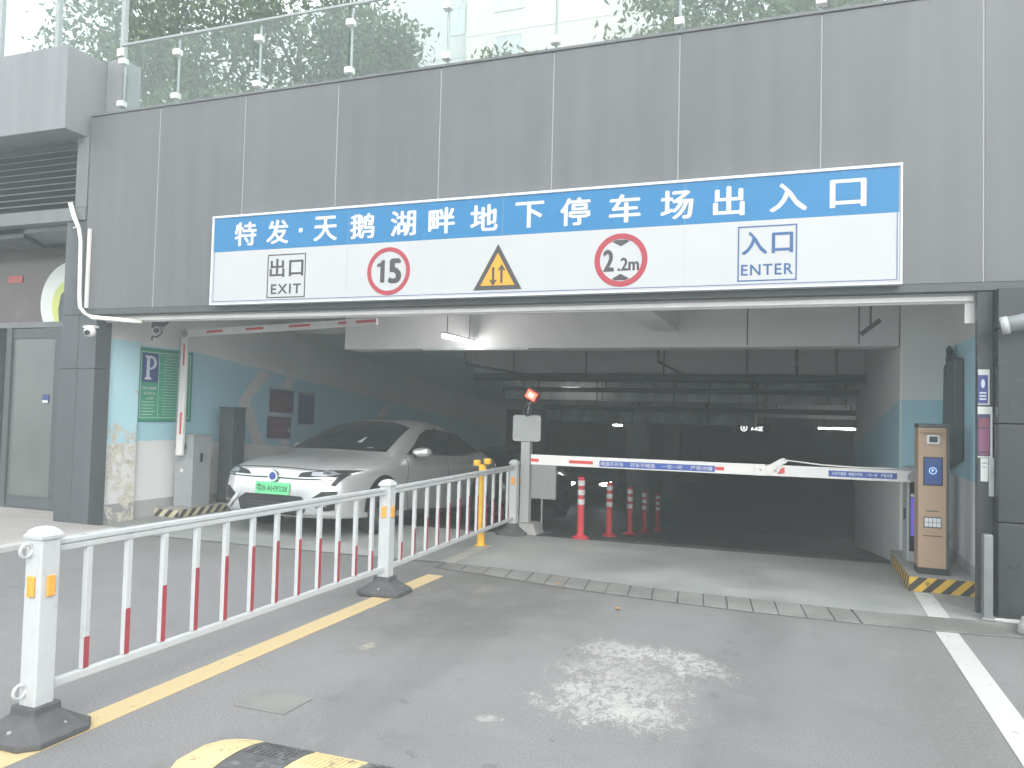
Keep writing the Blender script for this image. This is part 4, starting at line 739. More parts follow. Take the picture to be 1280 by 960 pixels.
# papers on the right jamb
def jp(x0, x1, z0, z1, nm, m, par, k=0.0, t=.0015): return B(x0, x1, YF+.028-k-t, YF+.028-k, z0, z1).build(nm, m, par)
p1 = thing('wall_poster', 'small blue poster with white emblem, uppermost on the right jamb', 'poster', (1.405, 7.22, 1.68)); jp(1.366, 1.448, 1.675, 1.96, 'sheet', 'poster_white', p1); jp(1.366, 1.436, 1.685, 1.915, 'print', 'board_navy', p1, .002)
MB().prism([(1.401+.014*cos(t), 1.845+.036*sin(t)) for t in np.linspace(0, 2*pi, 15)[:-1]], YF+.0225, YF+.0242, 'xz').build('emblem', 'print_pale', p1)
for z in (1.765, 1.74, 1.715): jp(1.377, 1.425, z, z+.012, 'text_line', 'print_pale', p1, .004)
p2 = thing('wall_poster', 'pink and purple rate poster in the middle of the right jamb', 'poster', (1.41, 7.22, 1.25)); jp(1.364, 1.468, 1.25, 1.66, 'sheet', 'poster_white', p2); jp(1.364, 1.452, 1.262, 1.60, 'print', 'poster_purple', p2, .002)
jp(1.372, 1.446, 1.49, 1.57, 'print_block', 'poster_pink', p2, .004); jp(1.372, 1.446, 1.30, 1.48, 'print_block', 'poster_mauve', p2, .004); jp(1.378, 1.44, 1.27, 1.288, 'print_block', 'poster_pink', p2, .004)
p3 = thing('paper_notice', 'white paper notice taped low on the right jamb', 'notice', (1.41, 7.22, 1.05)); jp(1.385, 1.438, 1.06, 1.245, 'sheet', 'poster_white', p3); jp(1.395, 1.43, 1.20, 1.212, 'text_line', 'steel_grey', p3, .002); jp(1.395, 1.43, 1.17, 1.178, 'text_line', 'steel_grey', p3, .002)
p4 = thing('paper_notice', 'narrow pale metal box notice at the corner of the right jamb', 'notice', (1.46, 7.2, .95)); B(1.440, 1.474, YF-.01, YF+.0255, .945, 1.25).build('sheet', 'grey_paint', p4, bev=.003); B(1.45, 1.464, YF-.0125, YF-.0105, 1.10, 1.15).build('print_block', 'steel_grey', p4)

# ================================================================== CABLES AND CAMERAS
cb = thing('cable_bundle', 'white cables running down the corner pillar and under the lintel', 'cable', (-8.3, 7.1, 2.5))
for i, dx in enumerate((0, .035)):
    MB().tube([(-8.53+dx, 7.14, 3.99), (-8.45+dx, 7.13, 3.82), (-8.35+dx*.6, 7.13, 3.66), (-8.31+dx*.5, 7.13, 3.5), (-8.30+dx*.6, 7.13, 3.1), (-8.29+dx*.6, 7.13, 2.82), (-8.26+dx*.6, 7.12, 2.68), (-8.17+dx*.4, 7.12, 2.60), (-8.05, 7.12, 2.565-.02*i), (-7.8, 7.16, 2.545-.02*i), (-7.45, 7.30, 2.52-.02*i)], .016, 8).build('cable', 'cable_white', cb, smooth=True)
B(-8.235, -8.20, 7.165, 7.199, 2.68, 3.66).build('trunking', 'cable_white', cb, bev=.004); MB().tube([(-8.42, 7.12, 3.67), (-8.30, 7.11, 3.68)], .008, 6).build('cable_tie', 'cable_white', cb)
dc = thing('security_camera', 'white dome security camera on the dark corner pillar', 'camera', (-8.0, 7.1, 2.38))
B(-8.19, -8.02, 7.12, 7.205, 2.425, 2.455).build('bracket', 'boom_white', dc, bev=.006); MB().tube([(-8.05, 7.08, 2.44), (-8.02, 7.06, 2.40)], .02, 8).build('neck', 'boom_white', dc)
me = bpy.data.meshes.new('dome'); bm = bmesh.new(); bmesh.ops.create_uvsphere(bm, u_segments=18, v_segments=12, radius=.068); bm.to_mesh(me); bm.free(); me.materials.append(MATS['boom_white'])
for p in me.polygons: p.use_smooth = True
do = bpy.data.objects.new('dome', me); COL.objects.link(do); do.parent = dc; do.location = (0, -.04, -.01)
MB().tube([(-7.975, 7.00, 2.36), (-7.955, 6.975, 2.35)], .03, 14).build('lens', 'dark_plastic', dc)
bc = thing('security_camera', 'grey bullet security camera hung under the lintel at left', 'camera', (-7.4, 7.6, 2.4))
B(-7.52, -7.40, 7.52, 7.60, 2.46, 2.60).build('mount', 'dark_grey', bc, bev=.006); MB().tube([(-7.40, 7.60, 2.52), (-7.33, 7.42, 2.42)], .04, 14).build('housing', 'grey_paint', bc, smooth=False); MB().tube([(-7.345, 7.44, 2.428), (-7.325, 7.405, 2.413)], .034, 14).build('lens', 'screen_dark', bc)
obox(Vector((-7.32, 7.50, 2.50)), Vector((.45, -.8, -.3)).normalized(), Vector((.85, .5, 0)).normalized(), Vector((.3, -.3, .9)).normalized(), .13, .04, .006).build('sun_shade', 'dark_grey', bc)
MB().tube([(-7.60, 7.62, 2.32), (-7.58, 7.60, 2.36), (-7.50, 7.60, 2.36), (-7.44, 7.60, 2.40), (-7.42, 7.60, 2.47)], .012, 6).build('cable', 'dark_plastic', bc, smooth=True)

# ================================================================== GARAGE FITTINGS
M('tube_light_bright', (1, 0.99, 0.97), 0.5, emit=11.0)
def tube_light(x0, y0, x1, y1, z, label, r=.02, em='tube_light'):
    t = thing('tube_light', label, 'light', ((x0+x1)/2, (y0+y1)/2, z), 'lit tube lights in the garage'); d = Vector((x1-x0, y1-y0, 0)); L_ = d.length; d.normalize()
    MB().tube([(x0, y0, z), (x1, y1, z)], r, 8).build('tube', em, t); obox(Vector(((x0+x1)/2, (y0+y1)/2, z+r+.02)), d, Vector((-d.y, d.x, 0)), Vector((0, 0, 1)), L_/2+.02, .022, .010).build('batten', 'grey_paint', t)
    for k in (.12, .88):
        p = Vector((x0, y0, 0)).lerp(Vector((x1, y1, 0)), k); MB().tube([(p.x, p.y, z+r+.03), (p.x, p.y, 2.9)], .006, 6).build('hanger', 'dark_grey', t)
tube_light(-3.99, 8.47, -4.01, 9.42, 2.42, 'slanting lit tube light just inside the opening near the middle', em='tube_light_bright'); tube_light(-4.71, 16.0, -4.36, 16.15, 2.09, 'short lit tube light hanging above the red lamp post', em='tube_light_bright')
tube_light(.56, 24, 1.75, 24, 1.335, 'long lit tube light deep in the garage at right'); tube_light(-5.40, 24, -5.1, 24, 1.26, 'tiny lit tube light far back in the garage')
hb = B(-4.75, -3.25, 9.46, 9.498, 2.34, 2.358).build('batten_strip', 'grey_paint'); tag(hb, 'thin pale conduit strip along the bottom of the first beam', 'conduit')
hs2 = thing('zone_sign', 'dark hanging garage zone sign with small white circle symbol', 'sign', (-1.25, 24, 1.2)); B(-1.75, -.75, 24, 24.05, 1.12, 1.42).build('board', 'black', hs2)
for x_ in (-1.6, -.9): MB().tube([(x_, 24.02, 1.42), (x_, 24.02, 2.9)], .012, 6).build('hanger', 'dark_grey', hs2)
M('sign_glow', (.75, .80, .80), .5, emit=.7); mring(-1.48, 1.28, .075, .095, 23.985, 'sign_glow', hs2, 'symbol_ring'); MB().prism([(-1.48, 1.34), (-1.43, 1.23), (-1.48, 1.255), (-1.53, 1.23)], 23.985, 23.99, 'xz').build('symbol_arrow', 'sign_glow', hs2); btext('A-K区', (-1.12, 23.99, 1.27), XU, ZU, .34, .12, .02).build('lettering', 'sign_glow', hs2)
dk = thing('air_duct', 'long foil-wrapped air duct under the garage ceiling', 'duct', (-.8, 17.3, 2.07))
for k in range(7): B(-6.4+k*1.16, -6.4+k*1.16+1.15, 17.0, 17.6, 1.86, 2.28).build('duct_section', 'duct_foil', dk, bev=.02)
for k in range(5): MB().tube([(-5.9+k*1.7, 16.97, 1.80), (-5.9+k*1.7, 16.97, 2.9)], .012, 6).build('hanger', 'dark_grey', dk)
d2 = thing('air_duct', 'lower grey air duct deeper in the garage left of centre', 'duct', (-4, 21, 1.6))
for k in range(4): B(-6.6+k*1.4, -6.6+k*1.4+1.39, 21, 21.6, 1.36, 1.72).build('duct_section', 'duct_foil', d2, bev=.02)
for k in range(3): MB().tube([(-6.2+k*2, 20.98, 1.3), (-6.2+k*2, 20.98, 2.9)], .012, 6).build('hanger', 'dark_grey', d2)
for (x0, x1, y_, z_, r_, lab) in ((-5.9, 1.4, 14.0, 2.22, .07, 'dark sprinkler main pipe crossing under the second beam'), (-5.9, 1.4, 15.6, 2.05, .05, 'thin dark pipe crossing behind the sprinkler main'), (-5.9, 1.9, 18.6, 1.72, .06, 'dark pipe crossing low behind the foil duct')):
    t = thing('ceiling_pipe', lab, 'pipe', ((x0+x1)/2, y_, z_)); MB().tube([(x0, y_, z_), (x1, y_, z_)], r_, 10).build('pipe_run', 'pipe_dark', t, smooth=True)
    for k in range(5): xx = x0+.8+k*(x1-x0-1.6)/4; MB().tube([(xx, y_, z_), (xx, y_, 2.9)], .014, 6).build('hanger', 'pipe_dark', t)
for (pts, lab) in (([(-5.6, 10.4, 2.80), (-4.6, 10.4, 2.72), (-4.55, 10.4, 2.66), (-4.55, 10.4, 2.22), (-4.55, 13.9, 2.22)], 'thin dark bent pipe hanging left of centre behind the first beam'), ([(-3.4, 11.0, 2.78), (-1.9, 11.0, 2.75), (-1.85, 11.0, 2.70), (-1.85, 11.0, 2.30), (-1.85, 13.9, 2.25)], 'thin dark bent pipe hanging at centre behind the first beam'), ([(.1, 10.4, 2.89), (.1, 10.4, 2.75), (-.02, 10.4, 2.68), (-.02, 10.4, 2.22), (-.02, 13.9, 2.25)], 'thin dark bent pipe hanging at right behind the first beam')):
    t = thing('ceiling_pipe', lab, 'pipe', pts[0]); MB().tube(pts, .022, 8).build('pipe_run', 'pipe_dark', t)
    MB().tube([pts[2], (pts[2][0], pts[2][1], pts[2][2]-.06)], .032, 8).build('elbow_joint', 'pipe_dark', t)
for (x_, lab) in ((-.55, 'thin vertical hanger rod in front of the first beam, left of the pair'), (.62, 'thin vertical hanger rod in front of the first beam at right')):
    tag(MB().tube([(x_, 9.3, 2.36), (x_, 9.3, 2.9)], .008, 6).build('hanger_rod', 'dark_grey'), lab, 'rod')
bs = thing('wall_speaker', 'small dark slanted fitting hung from the ceiling at right', 'fitting', (.68, 8.6, 2.5)); obox(Vector((.68, 8.6, 2.47)), Vector((.75, 0, .6)).normalized(), YU_ if False else Vector((0, 1, 0)), Vector((-.6, 0, .75)).normalized(), .11, .05, .022).build('body', 'pipe_dark', bs); MB().tube([(.68, 8.6, 2.48), (.68, 8.6, 2.9)], .01, 6).build('stem', 'pipe_dark', bs)
for (x_, y_, lab) in ((-2.0, 9.55, 'worn orange patch'), ):
    pass

# ================================================================== CARS
def catmull(P, n):
    P = np.array(P, float); out = []; m = len(P)
    for i in range(m-1):
        p0, p1, p2, p3 = P[max(i-1, 0)], P[i], P[i+1], P[min(i+2, m-1)]
        for t in np.linspace(0, 1, n, endpoint=False): out.append(.5*((2*p1)+(-p0+p2)*t+(2*p0-5*p1+4*p2-p3)*t*t+(-p0+3*p1-3*p2+p3)*t**3))
    out.append(P[-1]); return np.array(out)
# station: y, then half-section points (x, z) from the sill to the roof centre line
ST = [
 (0.00, [(.00, .24), (.40, .24), (.55, .30), (.58, .42), (.57, .54), (.54, .63), (.46, .69), (.33, .715), (.00, .725)]),
 (0.06, [(.00, .20), (.58, .20), (.70, .28), (.735, .42), (.72, .56), (.68, .66), (.58, .73), (.42, .76), (.00, .77)]),
 (0.22, [(.00, .19), (.72, .19), (.82, .27), (.845, .42), (.84, .58), (.80, .69), (.68, .77), (.48, .815), (.00, .83)]),
 (0.50, [(.00, .19), (.80, .19), (.895, .27), (.905, .44), (.905, .62), (.875, .74), (.74, .82), (.52, .87), (.00, .89)]),
 (0.85, [(.00, .19), (.83, .19), (.925, .27), (.93, .46), (.93, .66), (.905, .79), (.79, .87), (.56, .925), (.00, .945)]),
 (1.12, [(.00, .19), (.84, .19), (.93, .27), (.935, .48), (.935, .68), (.915, .82), (.82, .91), (.62, .975), (.00, 1.005)]),
 (1.40, [(.00, .19), (.84, .19), (.93, .27), (.935, .50), (.935, .70), (.915, .84), (.83, .955), (.70, 1.08), (.00, 1.135)]),
 (1.80, [(.00, .19), (.84, .19), (.93, .27), (.935, .50), (.935, .71), (.915, .86), (.835, .98), (.66, 1.26), (.00, 1.325)]),
 (2.20, [(.00, .19), (.84, .19), (.93, .27), (.93, .50), (.93, .72), (.915, .87), (.84, .99), (.60, 1.39), (.00, 1.455)]),
 (2.60, [(.00, .19), (.84, .19), (.93, .27), (.93, .50), (.93, .72), (.915, .88), (.84, 1.0), (.575, 1.445), (.00, 1.505)]),
 (3.10, [(.00, .19), (.84, .19), (.93, .27), (.93, .50), (.93, .73), (.92, .90), (.84, 1.01), (.565, 1.425), (.00, 1.495)]),
 (3.60, [(.00, .19), (.84, .19), (.93, .27), (.935, .50), (.935, .74), (.92, .92), (.82, 1.03), (.56, 1.325), (.00, 1.40)]),
 (4.05, [(.00, .20), (.82, .20), (.91, .28), (.925, .50), (.925, .75), (.90, .93), (.79, 1.045), (.58, 1.19), (.00, 1.255)]),
 (4.40, [(.00, .22), (.78, .22), (.87, .30), (.895, .50), (.895, .76), (.86, .94), (.74, 1.04), (.58, 1.095), (.00, 1.14)]),
 (4.66, [(.00, .26), (.70, .26), (.78, .34), (.82, .52), (.81, .76), (.77, .92), (.66, 1.01), (.50, 1.06), (.00, 1.085)]),
 (4.76, [(.00, .32), (.58, .32), (.64, .40), (.68, .54), (.67, .74), (.62, .88), (.52, .95), (.38, .985), (.00, 1.0)])]
def body_mesh():
    ys = np.array([s[0] for s in ST]); secs = np.array([s[1] for s in ST])
    rows = [catmull(np.column_stack([np.full(9, ys[i]), secs[i]]), 4) for i in range(len(ST))]      # fine across
    rows = np.array(rows); K = rows.shape[1]; fine = np.array([catmull(rows[:, k, :], 4) for k in range(K)])  # K x Y x 3 (y,x,z)
    NY = fine.shape[1]; V = []; F = []
    for j in range(NY):
        half = [(fine[k, j, 1], fine[k, j, 0], fine[k, j, 2]) for k in range(K)]
        half[0] = (0.0, *half[0][1:]); half[-1] = (0.0, *half[-1][1:]); loop = half + [(-x, y, z) for x, y, z in half[-2:0:-1]]; V += loop
    n = 2*K-2
    for j in range(NY-1):
        for k in range(n): F.append((j*n+k, j*n+(k+1) % n, (j+1)*n+(k+1) % n, (j+1)*n+k))
    F += [tuple(range(n)), tuple(range((NY-1)*n, NY*n))[::-1]]
    return V, F
CV, CF = body_mesh(); BVH = BVHTree.FromPolygons([Vector(v) for v in CV], CF)
def patch(poly, axis, name, m, parent, off=.005, step=.03, thick=0.0, side=1):
    """outline in front view (x,z; axis 'y'), side view (y,z; axis 'x') or top view (x,y; axis 'z') laid on the body surface"""
    bm = bmesh.new(); vs = [bm.verts.new((a_, b_, 0)) for a_, b_ in poly]; bm.faces.new(vs)
    bmesh.ops.triangulate(bm, faces=bm.faces)
    for _ in range(6):
        es_ = [e for e in bm.edges if e.calc_length() > step*1.6]
        if not es_: break
        bmesh.ops.subdivide_edges(bm, edges=es_, cuts=1); bmesh.ops.triangulate(bm, faces=bm.faces)
    for v in bm.verts:
        a_, b_ = v.co.x, v.co.y
        if axis == 'y': o_, d_ = Vector((a_, -1, b_)), Vector((0, 1, 0))
        elif axis == 'x': o_, d_ = Vector((2*side, a_, b_)), Vector((-side, 0, 0))
        else: o_, d_ = Vector((a_, b_, 3)), Vector((0, 0, -1))
        h = BVH.ray_cast(o_, d_)
        if h[0] is None:
            h = BVH.find_nearest(o_+d_*(1.4 if axis != 'z' else 2.2))
        nn = h[1] if h[1].dot(d_) < 0 else -h[1]; v.co = h[0]+nn*off
    mb = MB(); bm.verts.index_update(); mb.add([tuple(v.co) for v in bm.verts], [tuple(v.index for v in f.verts) for f in bm.faces]); bm.free()
    return mb.build(name, m, parent, smooth=True, local=True)
def strip_on(path, w_, axis, name, m, parent, off=.006, side=1):
    L = [Vector(p) for p in path]; up_ = []; dn = []
    for i, p in enumerate(L):
        t = (L[min(i+1, len(L)-1)]-L[max(i-1, 0)]).normalized(); n_ = Vector((-t.y, t.x)); up_.append(tuple(p+n_*w_/2)); dn.append(tuple(p-n_*w_/2))
    return patch(up_+dn[::-1], axis, name, m, parent, off, .04, side=side)
def make_car(label, loc, rot, paint, detail=True, lights=False, group=None):
    t = thing('car', label, 'car', loc, group, rot); t.rotation_mode = 'XYZ'
    bd = MB().add(CV, CF).build('body', paint, t, smooth=True, local=True)
    def sym(poly, axis, nm, m, par, off=.005):
        if axis == 'x':
            return [patch(poly, 'x', nm, m, par, off, side=s_) for s_ in (1, -1)]
        return [patch(poly, axis, nm, m, par, off), patch([(-a_, b_) for a_, b_ in poly][::-1], axis, nm, m, par, off)]
    patch([(-.70, 1.04), (-.45, 1.005), (0, 0.985), (.45, 1.005), (.70, 1.04), (.575, 2.02), (.30, 2.06), (0, 2.07), (-.30, 2.06), (-.575, 2.02)] if False else [(-.735, 1.22), (-.5, 1.145), (0, 1.12), (.5, 1.145), (.735, 1.22), (.60, 2.02), (.30, 2.10), (0, 2.12), (-.30, 2.10), (-.60, 2.02)], 'z', 'windscreen', 'car_glass', t, .006)
    for s_ in (1, -1):
        w1 = patch([(1.62, 1.0), (2.2, 1.015), (2.60, 1.02), (2.60, 1.365), (2.35, 1.345), (2.10, 1.27), (1.80, 1.10)], 'x', 'side_window', 'car_glass', t, .006, side=s_)
        w2 = patch([(2.68, 1.02), (3.4, 1.045), (3.95, 1.10), (3.82, 1.165), (3.55, 1.27), (3.2, 1.345), (2.68, 1.37)], 'x', 'side_window', 'car_glass', t, .006, side=s_)
        strip_on([(1.55, .985), (2.2, 1.0), (2.9, 1.01), (3.5, 1.035), (4.02, 1.085)], .02, 'x', 'window_trim', 'chrome', w1, .012, s_)
        strip_on([(4.02, 1.085), (3.9, 1.15), (3.6, 1.275)], .016, 'x', 'window_trim', 'chrome', w2, .012, s_)
        patch([(2.60, 1.01), (2.68, 1.01), (2.68, 1.385), (2.60, 1.38)], 'x', 'door_pillar', 'trim_black', t, .007, side=s_)
        for path in ([(1.50, .30), (1.45, .60), (1.52, .95)], [(2.62, .26), (2.62, .6), (2.62, .99)], [(3.35, .30), (3.62, .62), (3.68, 1.0)], [(1.50, .28), (2.6, .26), (3.35, .29)]): strip_on(path, .010, 'x', 'panel_gap', 'trim_black', bd, .003, s_)
        for yy in (2.36, 3.36): strip_on([(yy, .80), (yy+.2, .805)], .03, 'x', 'door_handle', paint, t, .018, s_)
        strip_on([(1.3, .235), (3.4, .235)], .06, 'x', 'sill_trim', 'trim_black', t, .006, s_)
        mi = MB(); mi_c = Vector((s_*.985, 1.72, 1.02)); rings = []
        for k, (dx, sx, sz) in enumerate(((-.11, .05, .03), (-.05, .085, .058), (.02, .095, .068), (.08, .085, .060), (.115, .04, .03))):
            rings.append([(mi_c.x+s_*dx, mi_c.y+sx*.85*cos(q)+.03*dx/.1, mi_c.z+sz*sin(q)) for q in np.linspace(0, 2*pi, 13)[:-1]])
        for R_ in rings: mi.v += R_
        for k in range(4):
            for q in range(12): mi.f.append((k*12+q, k*12+(q+1) % 12, (k+1)*12+(q+1) % 12, (k+1)*12+q))
        mi.f += [tuple(range(12)), tuple(range(48, 60))]; mo = mi.build('wing_mirror', paint, t, smooth=True, local=True)
        MB().tube([(s_*.86, 1.74, .955), (s_*.95, 1.72, .985)], .022, 8).build('mirror_stalk', 'trim_black', mo, local=True)
        for yy in (.93, 3.70):
            patch([(yy+.385*cos(q), .33+.385*sin(q)) for q in np.linspace(-.15, pi+.15, 20)], 'x', 'wheel_arch', 'trim_black', t, .004, side=s_)
            wh = MB().tube([(s_*.72, yy, .325), (s_*.90, yy, .325), (s_*.93, yy, .325), (s_*.945, yy, .325)], [.325, .325, .318, .295], 28).build('wheel', 'tyre', t, local=True)
            MB().tube([(s_*.944, yy, .325), (s_*.950, yy, .325)], [.235, .225], 24).build('rim', 'rim', wh, local=True)
            for q in range(5):
                a_ = q*2*pi/5+.3; mb = MB(); mb.add([(s_*.9505, yy+r*cos(a_+e), .325+r*sin(a_+e)) for r, e in ((.07, -.3), (.07, .3), (.20, .38), (.20, -.02))]+[(s_*.954, yy+r*cos(a_+e), .325+r*sin(a_+e)) for r, e in ((.07, -.3), (.07, .3), (.20, .38), (.20, -.02))], [(0, 1, 2, 3), (7, 6, 5, 4), (0, 4, 5, 1), (1, 5, 6, 2), (2, 6, 7, 3), (3, 7, 4, 0)]); mb.build('spoke', 'trim_black', wh, local=True)
    # front: lamps, chrome wing, emblem, plate, intakes
    for s_ in (1, -1):
        pl = [(.34, .655), (.52, .655), (.68, .655), (.79, .68), (.875, .755), (.72, .745), (.52, .722), (.38, .70)]
        hl = patch([(s_*a_, b_) for a_, b_ in pl][::s_], 'y', 'headlight', 'trim_black', t, .007)
        patch([(s_*a_, b_) for a_, b_ in [(.52, .668), (.70, .668), (.78, .70), (.70, .728), (.52, .708)]][::s_], 'y', 'lens', 'lamp_lens', hl, .012)
        patch([(s_*a_, b_) for a_, b_ in [(.62, .695), (.70, .698), (.70, .711), (.62, .708)]][::s_], 'y', 'projector', 'chrome' if not lights else 'led_white', hl, .016)
        patch([(s_*a_, b_) for a_, b_ in [(.735, .575), (.775, .565), (.84, .71), (.78, .69)]][::s_], 'y', 'headlight_fin', 'trim_black', hl, .008)
        if lights:
            strip_on([(s_*.42, .70), (s_*.78, .735)], .03, 'y', 'running_light', 'led_white', hl, .02); strip_on([(s_*.52, .655), (s_*.80, .665)], .03, 'y', 'running_light', 'led_white', hl, .02); strip_on([(s_*.42, .70), (s_*.52, .655)], .025, 'y', 'running_light', 'led_white', hl, .02)
        strip_on([(s_*.07, .648), (s_*.28, .642), (s_*.50, .645), (s_*.74, .65)], .018, 'y', 'chrome_wing', 'chrome', t, .014); strip_on([(s_*.07, .630), (s_*.28, .626), (s_*.50, .630), (s_*.74, .635)], .012, 'y', 'wing_shadow_gap', 'trim_black', t, .006)
        it = patch([(s_*a_, b_) for a_, b_ in [(.55, .42), (.66, .50), (.80, .51), (.78, .30), (.64, .27), (.58, .30)]][::s_], 'y', 'side_intake', 'trim_black', t, .006)
        strip_on([(s_*.50, .42), (s_*.57, .33), (s_*.64, .27), (s_*.80, .262)], .04, 'y', 'intake_blade', 'silver_paint' if detail else paint, it, .022)
        strip_on([(s_*.62, .34), (s_*.72, .345)], .02, 'y', 'fog_light', 'lamp_lens', it, .014)
    gi = patch([(-.40, .43), (.40, .43), (.50, .36), (.46, .25), (.34, .215), (-.34, .215), (-.46, .25), (-.50, .36)], 'y', 'lower_grille', 'trim_black', t, .006)
    for z in (.265, .305, .345): strip_on([(-.36, z), (0, z), (.36, z)], .010, 'y', 'grille_bar', 'dark_grey', gi, .012)
    strip_on([(-.62, .225), (-.3, .205), (.3, .205), (.62, .225)], .022, 'y', 'lip', 'chrome', t, .012)
    strip_on([(-.62, .735), (-.3, .748), (0, .752), (.3, .748), (.62, .735)], .008, 'y', 'bonnet_gap', 'trim_black', bd, .003)
    em = MB().tube([(0, -.016, .645), (0, -.034, .645)], [.075, .066], 24).build('emblem', 'chrome', t, local=True); MB().tube([(0, -.034, .645), (0, -.0365, .645)], .045, 24).build('emblem_core', 'emblem_blue', em, local=True)
    if detail:
        pt_ = MB().box(-.24, .24, -.030, -.018, .435, .575).build('number_plate', 'plate_green', t, bev=.004, local=True)
        btext('粤B·AH9328', (0, -.0315, .505), XU, ZU, .44, .085, .012).build('lettering', 'plate_ink', pt_, local=True)
        for path in ([(.40, .74), (.47, .80), (.62, 1.05)],): pass
        it_ = MB(); it_.prism([(-.05, 1.02), (.05, 1.02), (.022, 1.14), (-.022, 1.14)], 1.36, 1.365, 'xz')
        patch([(.20, 1.36), (.27, 1.36), (.245, 1.52), (.225, 1.52)], 'z', 'dashboard_tag', 'poster_frame', t, .009); patch([(.42, 1.24), (.52, 1.25), (.52, 1.265), (.42, 1.255)], 'z', 'wiper_tip', 'poster_frame', t, .009)
    strip_on([(-.60, 1.165), (-.1, 1.15), (.5, 1.16), (.66, 1.19)], .02, 'z', 'wiper', 'trim_black', t, .014)
    patch([(-.50, 3.35), (.50, 3.35), (.56, 4.2), (-.56, 4.2)], 'z', 'rear_window', 'car_glass', t, .006)
    return t
pit = math.atan(SLOPE)*0.75
make_car('silver sedan with green plate driving up out of the garage', (-5.73, 7.62, 0.075), (-pit*.80, 0, radians(-2.5)), 'silver_paint')
make_car('dark sedan standing behind the silver sedan, half hidden by sign post', (-5.75, 13.5, floor_z(13.5)+.12), (-math.atan(SLOPE), 0, radians(2)), 'dark_paint', detail=False, group='dark cars deep in the garage')
make_car('dark sedan with lit white running lights far down the ramp', (-6.7, 26.0, floor_z(26)+.02), (0, 0, radians(8)), 'dark_paint', detail=False, lights=True, group='dark cars deep in the garage')

# ================================================================== TREES ON THE TERRACE, TOWERS BEHIND
def leaves(centres, rad, per, size, rng):
    C_ = np.repeat(np.array(centres), per, 0); N = len(C_); P = C_+rng.normal(0, 1, (N, 3))*rad*np.array([1, 1, .7])
    u = rng.normal(0, 1, (N, 3)); u /= np.linalg.norm(u, axis=1)[:, None]; w = rng.normal(0, 1, (N, 3)); w[:, 2] += .6; v = np.cross(u, w); v /= np.linalg.norm(v, axis=1)[:, None]
    s_ = size*rng.uniform(.6, 1.3, (N, 1)); a_, b_ = u*s_, v*s_*.45
    V = np.stack([P-a_, P-b_*.9, P+a_, P+b_*.9], 1).reshape(-1, 3); return V
def leafmesh(V, name, m, parent, org):
    me = bpy.data.meshes.new(name); n = len(V)//4; me.vertices.add(len(V)); me.vertices.foreach_set('co', (V-np.array(org)).astype(np.float32).ravel())
    me.loops.add(4*n); me.loops.foreach_set('vertex_index', np.arange(4*n, dtype=np.int32)); me.polygons.add(n); me.polygons.foreach_set('loop_start', np.arange(0, 4*n, 4, dtype=np.int32)); me.update(calc_edges=True)
    me.materials.append(MATS[m]); o = bpy.data.objects.new(name, me); COL.objects.link(o); o.parent = parent; return o
def tree(x, y, h, cr, cz, label, m, seed, n_cl=150, per=70, tr=.13, zb=5.0, size=.085):
    rng = np.random.default_rng(seed); t = thing('tree', label, 'tree', (x, y, zb), 'trees on the roof terrace')
    lean = rng.normal(0, .25, 2); topp = Vector((x+lean[0], y+lean[1], zb+h*.75))
    tk = MB(); path = [Vector((x, y, zb)).lerp(topp, k)+Vector((*(rng.normal(0, .05, 2)), 0)) for k in np.linspace(0, 1, 7)]; tk.tube(path, list(np.linspace(tr, tr*.35, 7)), 9); cent = []
    tro = tk.build('trunk', 'bark', t, smooth=True)
    for k in range(9):
        a_ = rng.uniform(0, 2*pi); f = rng.uniform(.35, .95); p0 = Vector(path[0]).lerp(path[-1], f); L_ = cr*rng.uniform(.6, 1.0); e = p0+Vector((cos(a_)*L_, sin(a_)*L_, L_*rng.uniform(.1, .7))); mid = p0.lerp(e, .5)+Vector((0, 0, rng.uniform(-.1, .25)))
        MB().tube([p0, mid, e], [tr*.4, tr*.25, tr*.08], 6).build('limb', 'bark', tro, smooth=True)
        for q in np.linspace(.35, 1.05, 5): cent.append(np.array(p0.lerp(e, q))+rng.normal(0, .25, 3))
    d = rng.normal(0, 1, (n_cl, 3)); d /= np.linalg.norm(d, axis=1)[:, None]; r = rng.uniform(.35, 1.0, (n_cl, 1))**.6; pts = np.array([x+lean[0]*.6, y+lean[1]*.6, cz])+d*r*np.array([cr, cr*.8, cr*.75])
    cent = np.vstack([pts, np.array(cent)]); cent = cent[cent[:, 2] > zb+.4]
    leafmesh(leaves(cent, .26, per, size, rng), 'crown', m, t, (x, y, zb)); return t
tree(-14.0, 13.6, 6.5, 2.5, 10.2, 'leafy tree at the far left above the shop fascia', 'leaf_deep', 1, 70, 55, .2)
tree(-12.0, 12.6, 5.6, 2.1, 9.4, 'leafy tree second from left, behind the tall glass screen', 'leaf_fresh', 2, 62, 50, .10)
tree(-10.2, 14.0, 5.8, 1.9, 9.6, 'leafy tree behind the left end of the glass railing', 'leaf_fresh', 3, 72, 52, .12)
tree(-9.35, 15.5, 6.4, 1.25, 9.8, 'darker tree left of the pale tower', 'leaf_deep', 4, 55, 60, .26)
tree(-1.0, 14.4, 5.6, 2.0, 9.6, 'leafy tree at right, next to the pale tower', 'leaf_fresh', 5, 110, 56, .12)
tree(1.4, 14.6, 5.6, 2.3, 9.2, 'leafy tree at the right end of the glass railing', 'leaf_fresh', 6, 110, 56, .13)
tree(4.2, 15.0, 5.4, 2.4, 9.0, 'rightmost tree above the grey cladding', 'leaf_deep', 8, 70, 50, .15)
rng = np.random.default_rng(11)
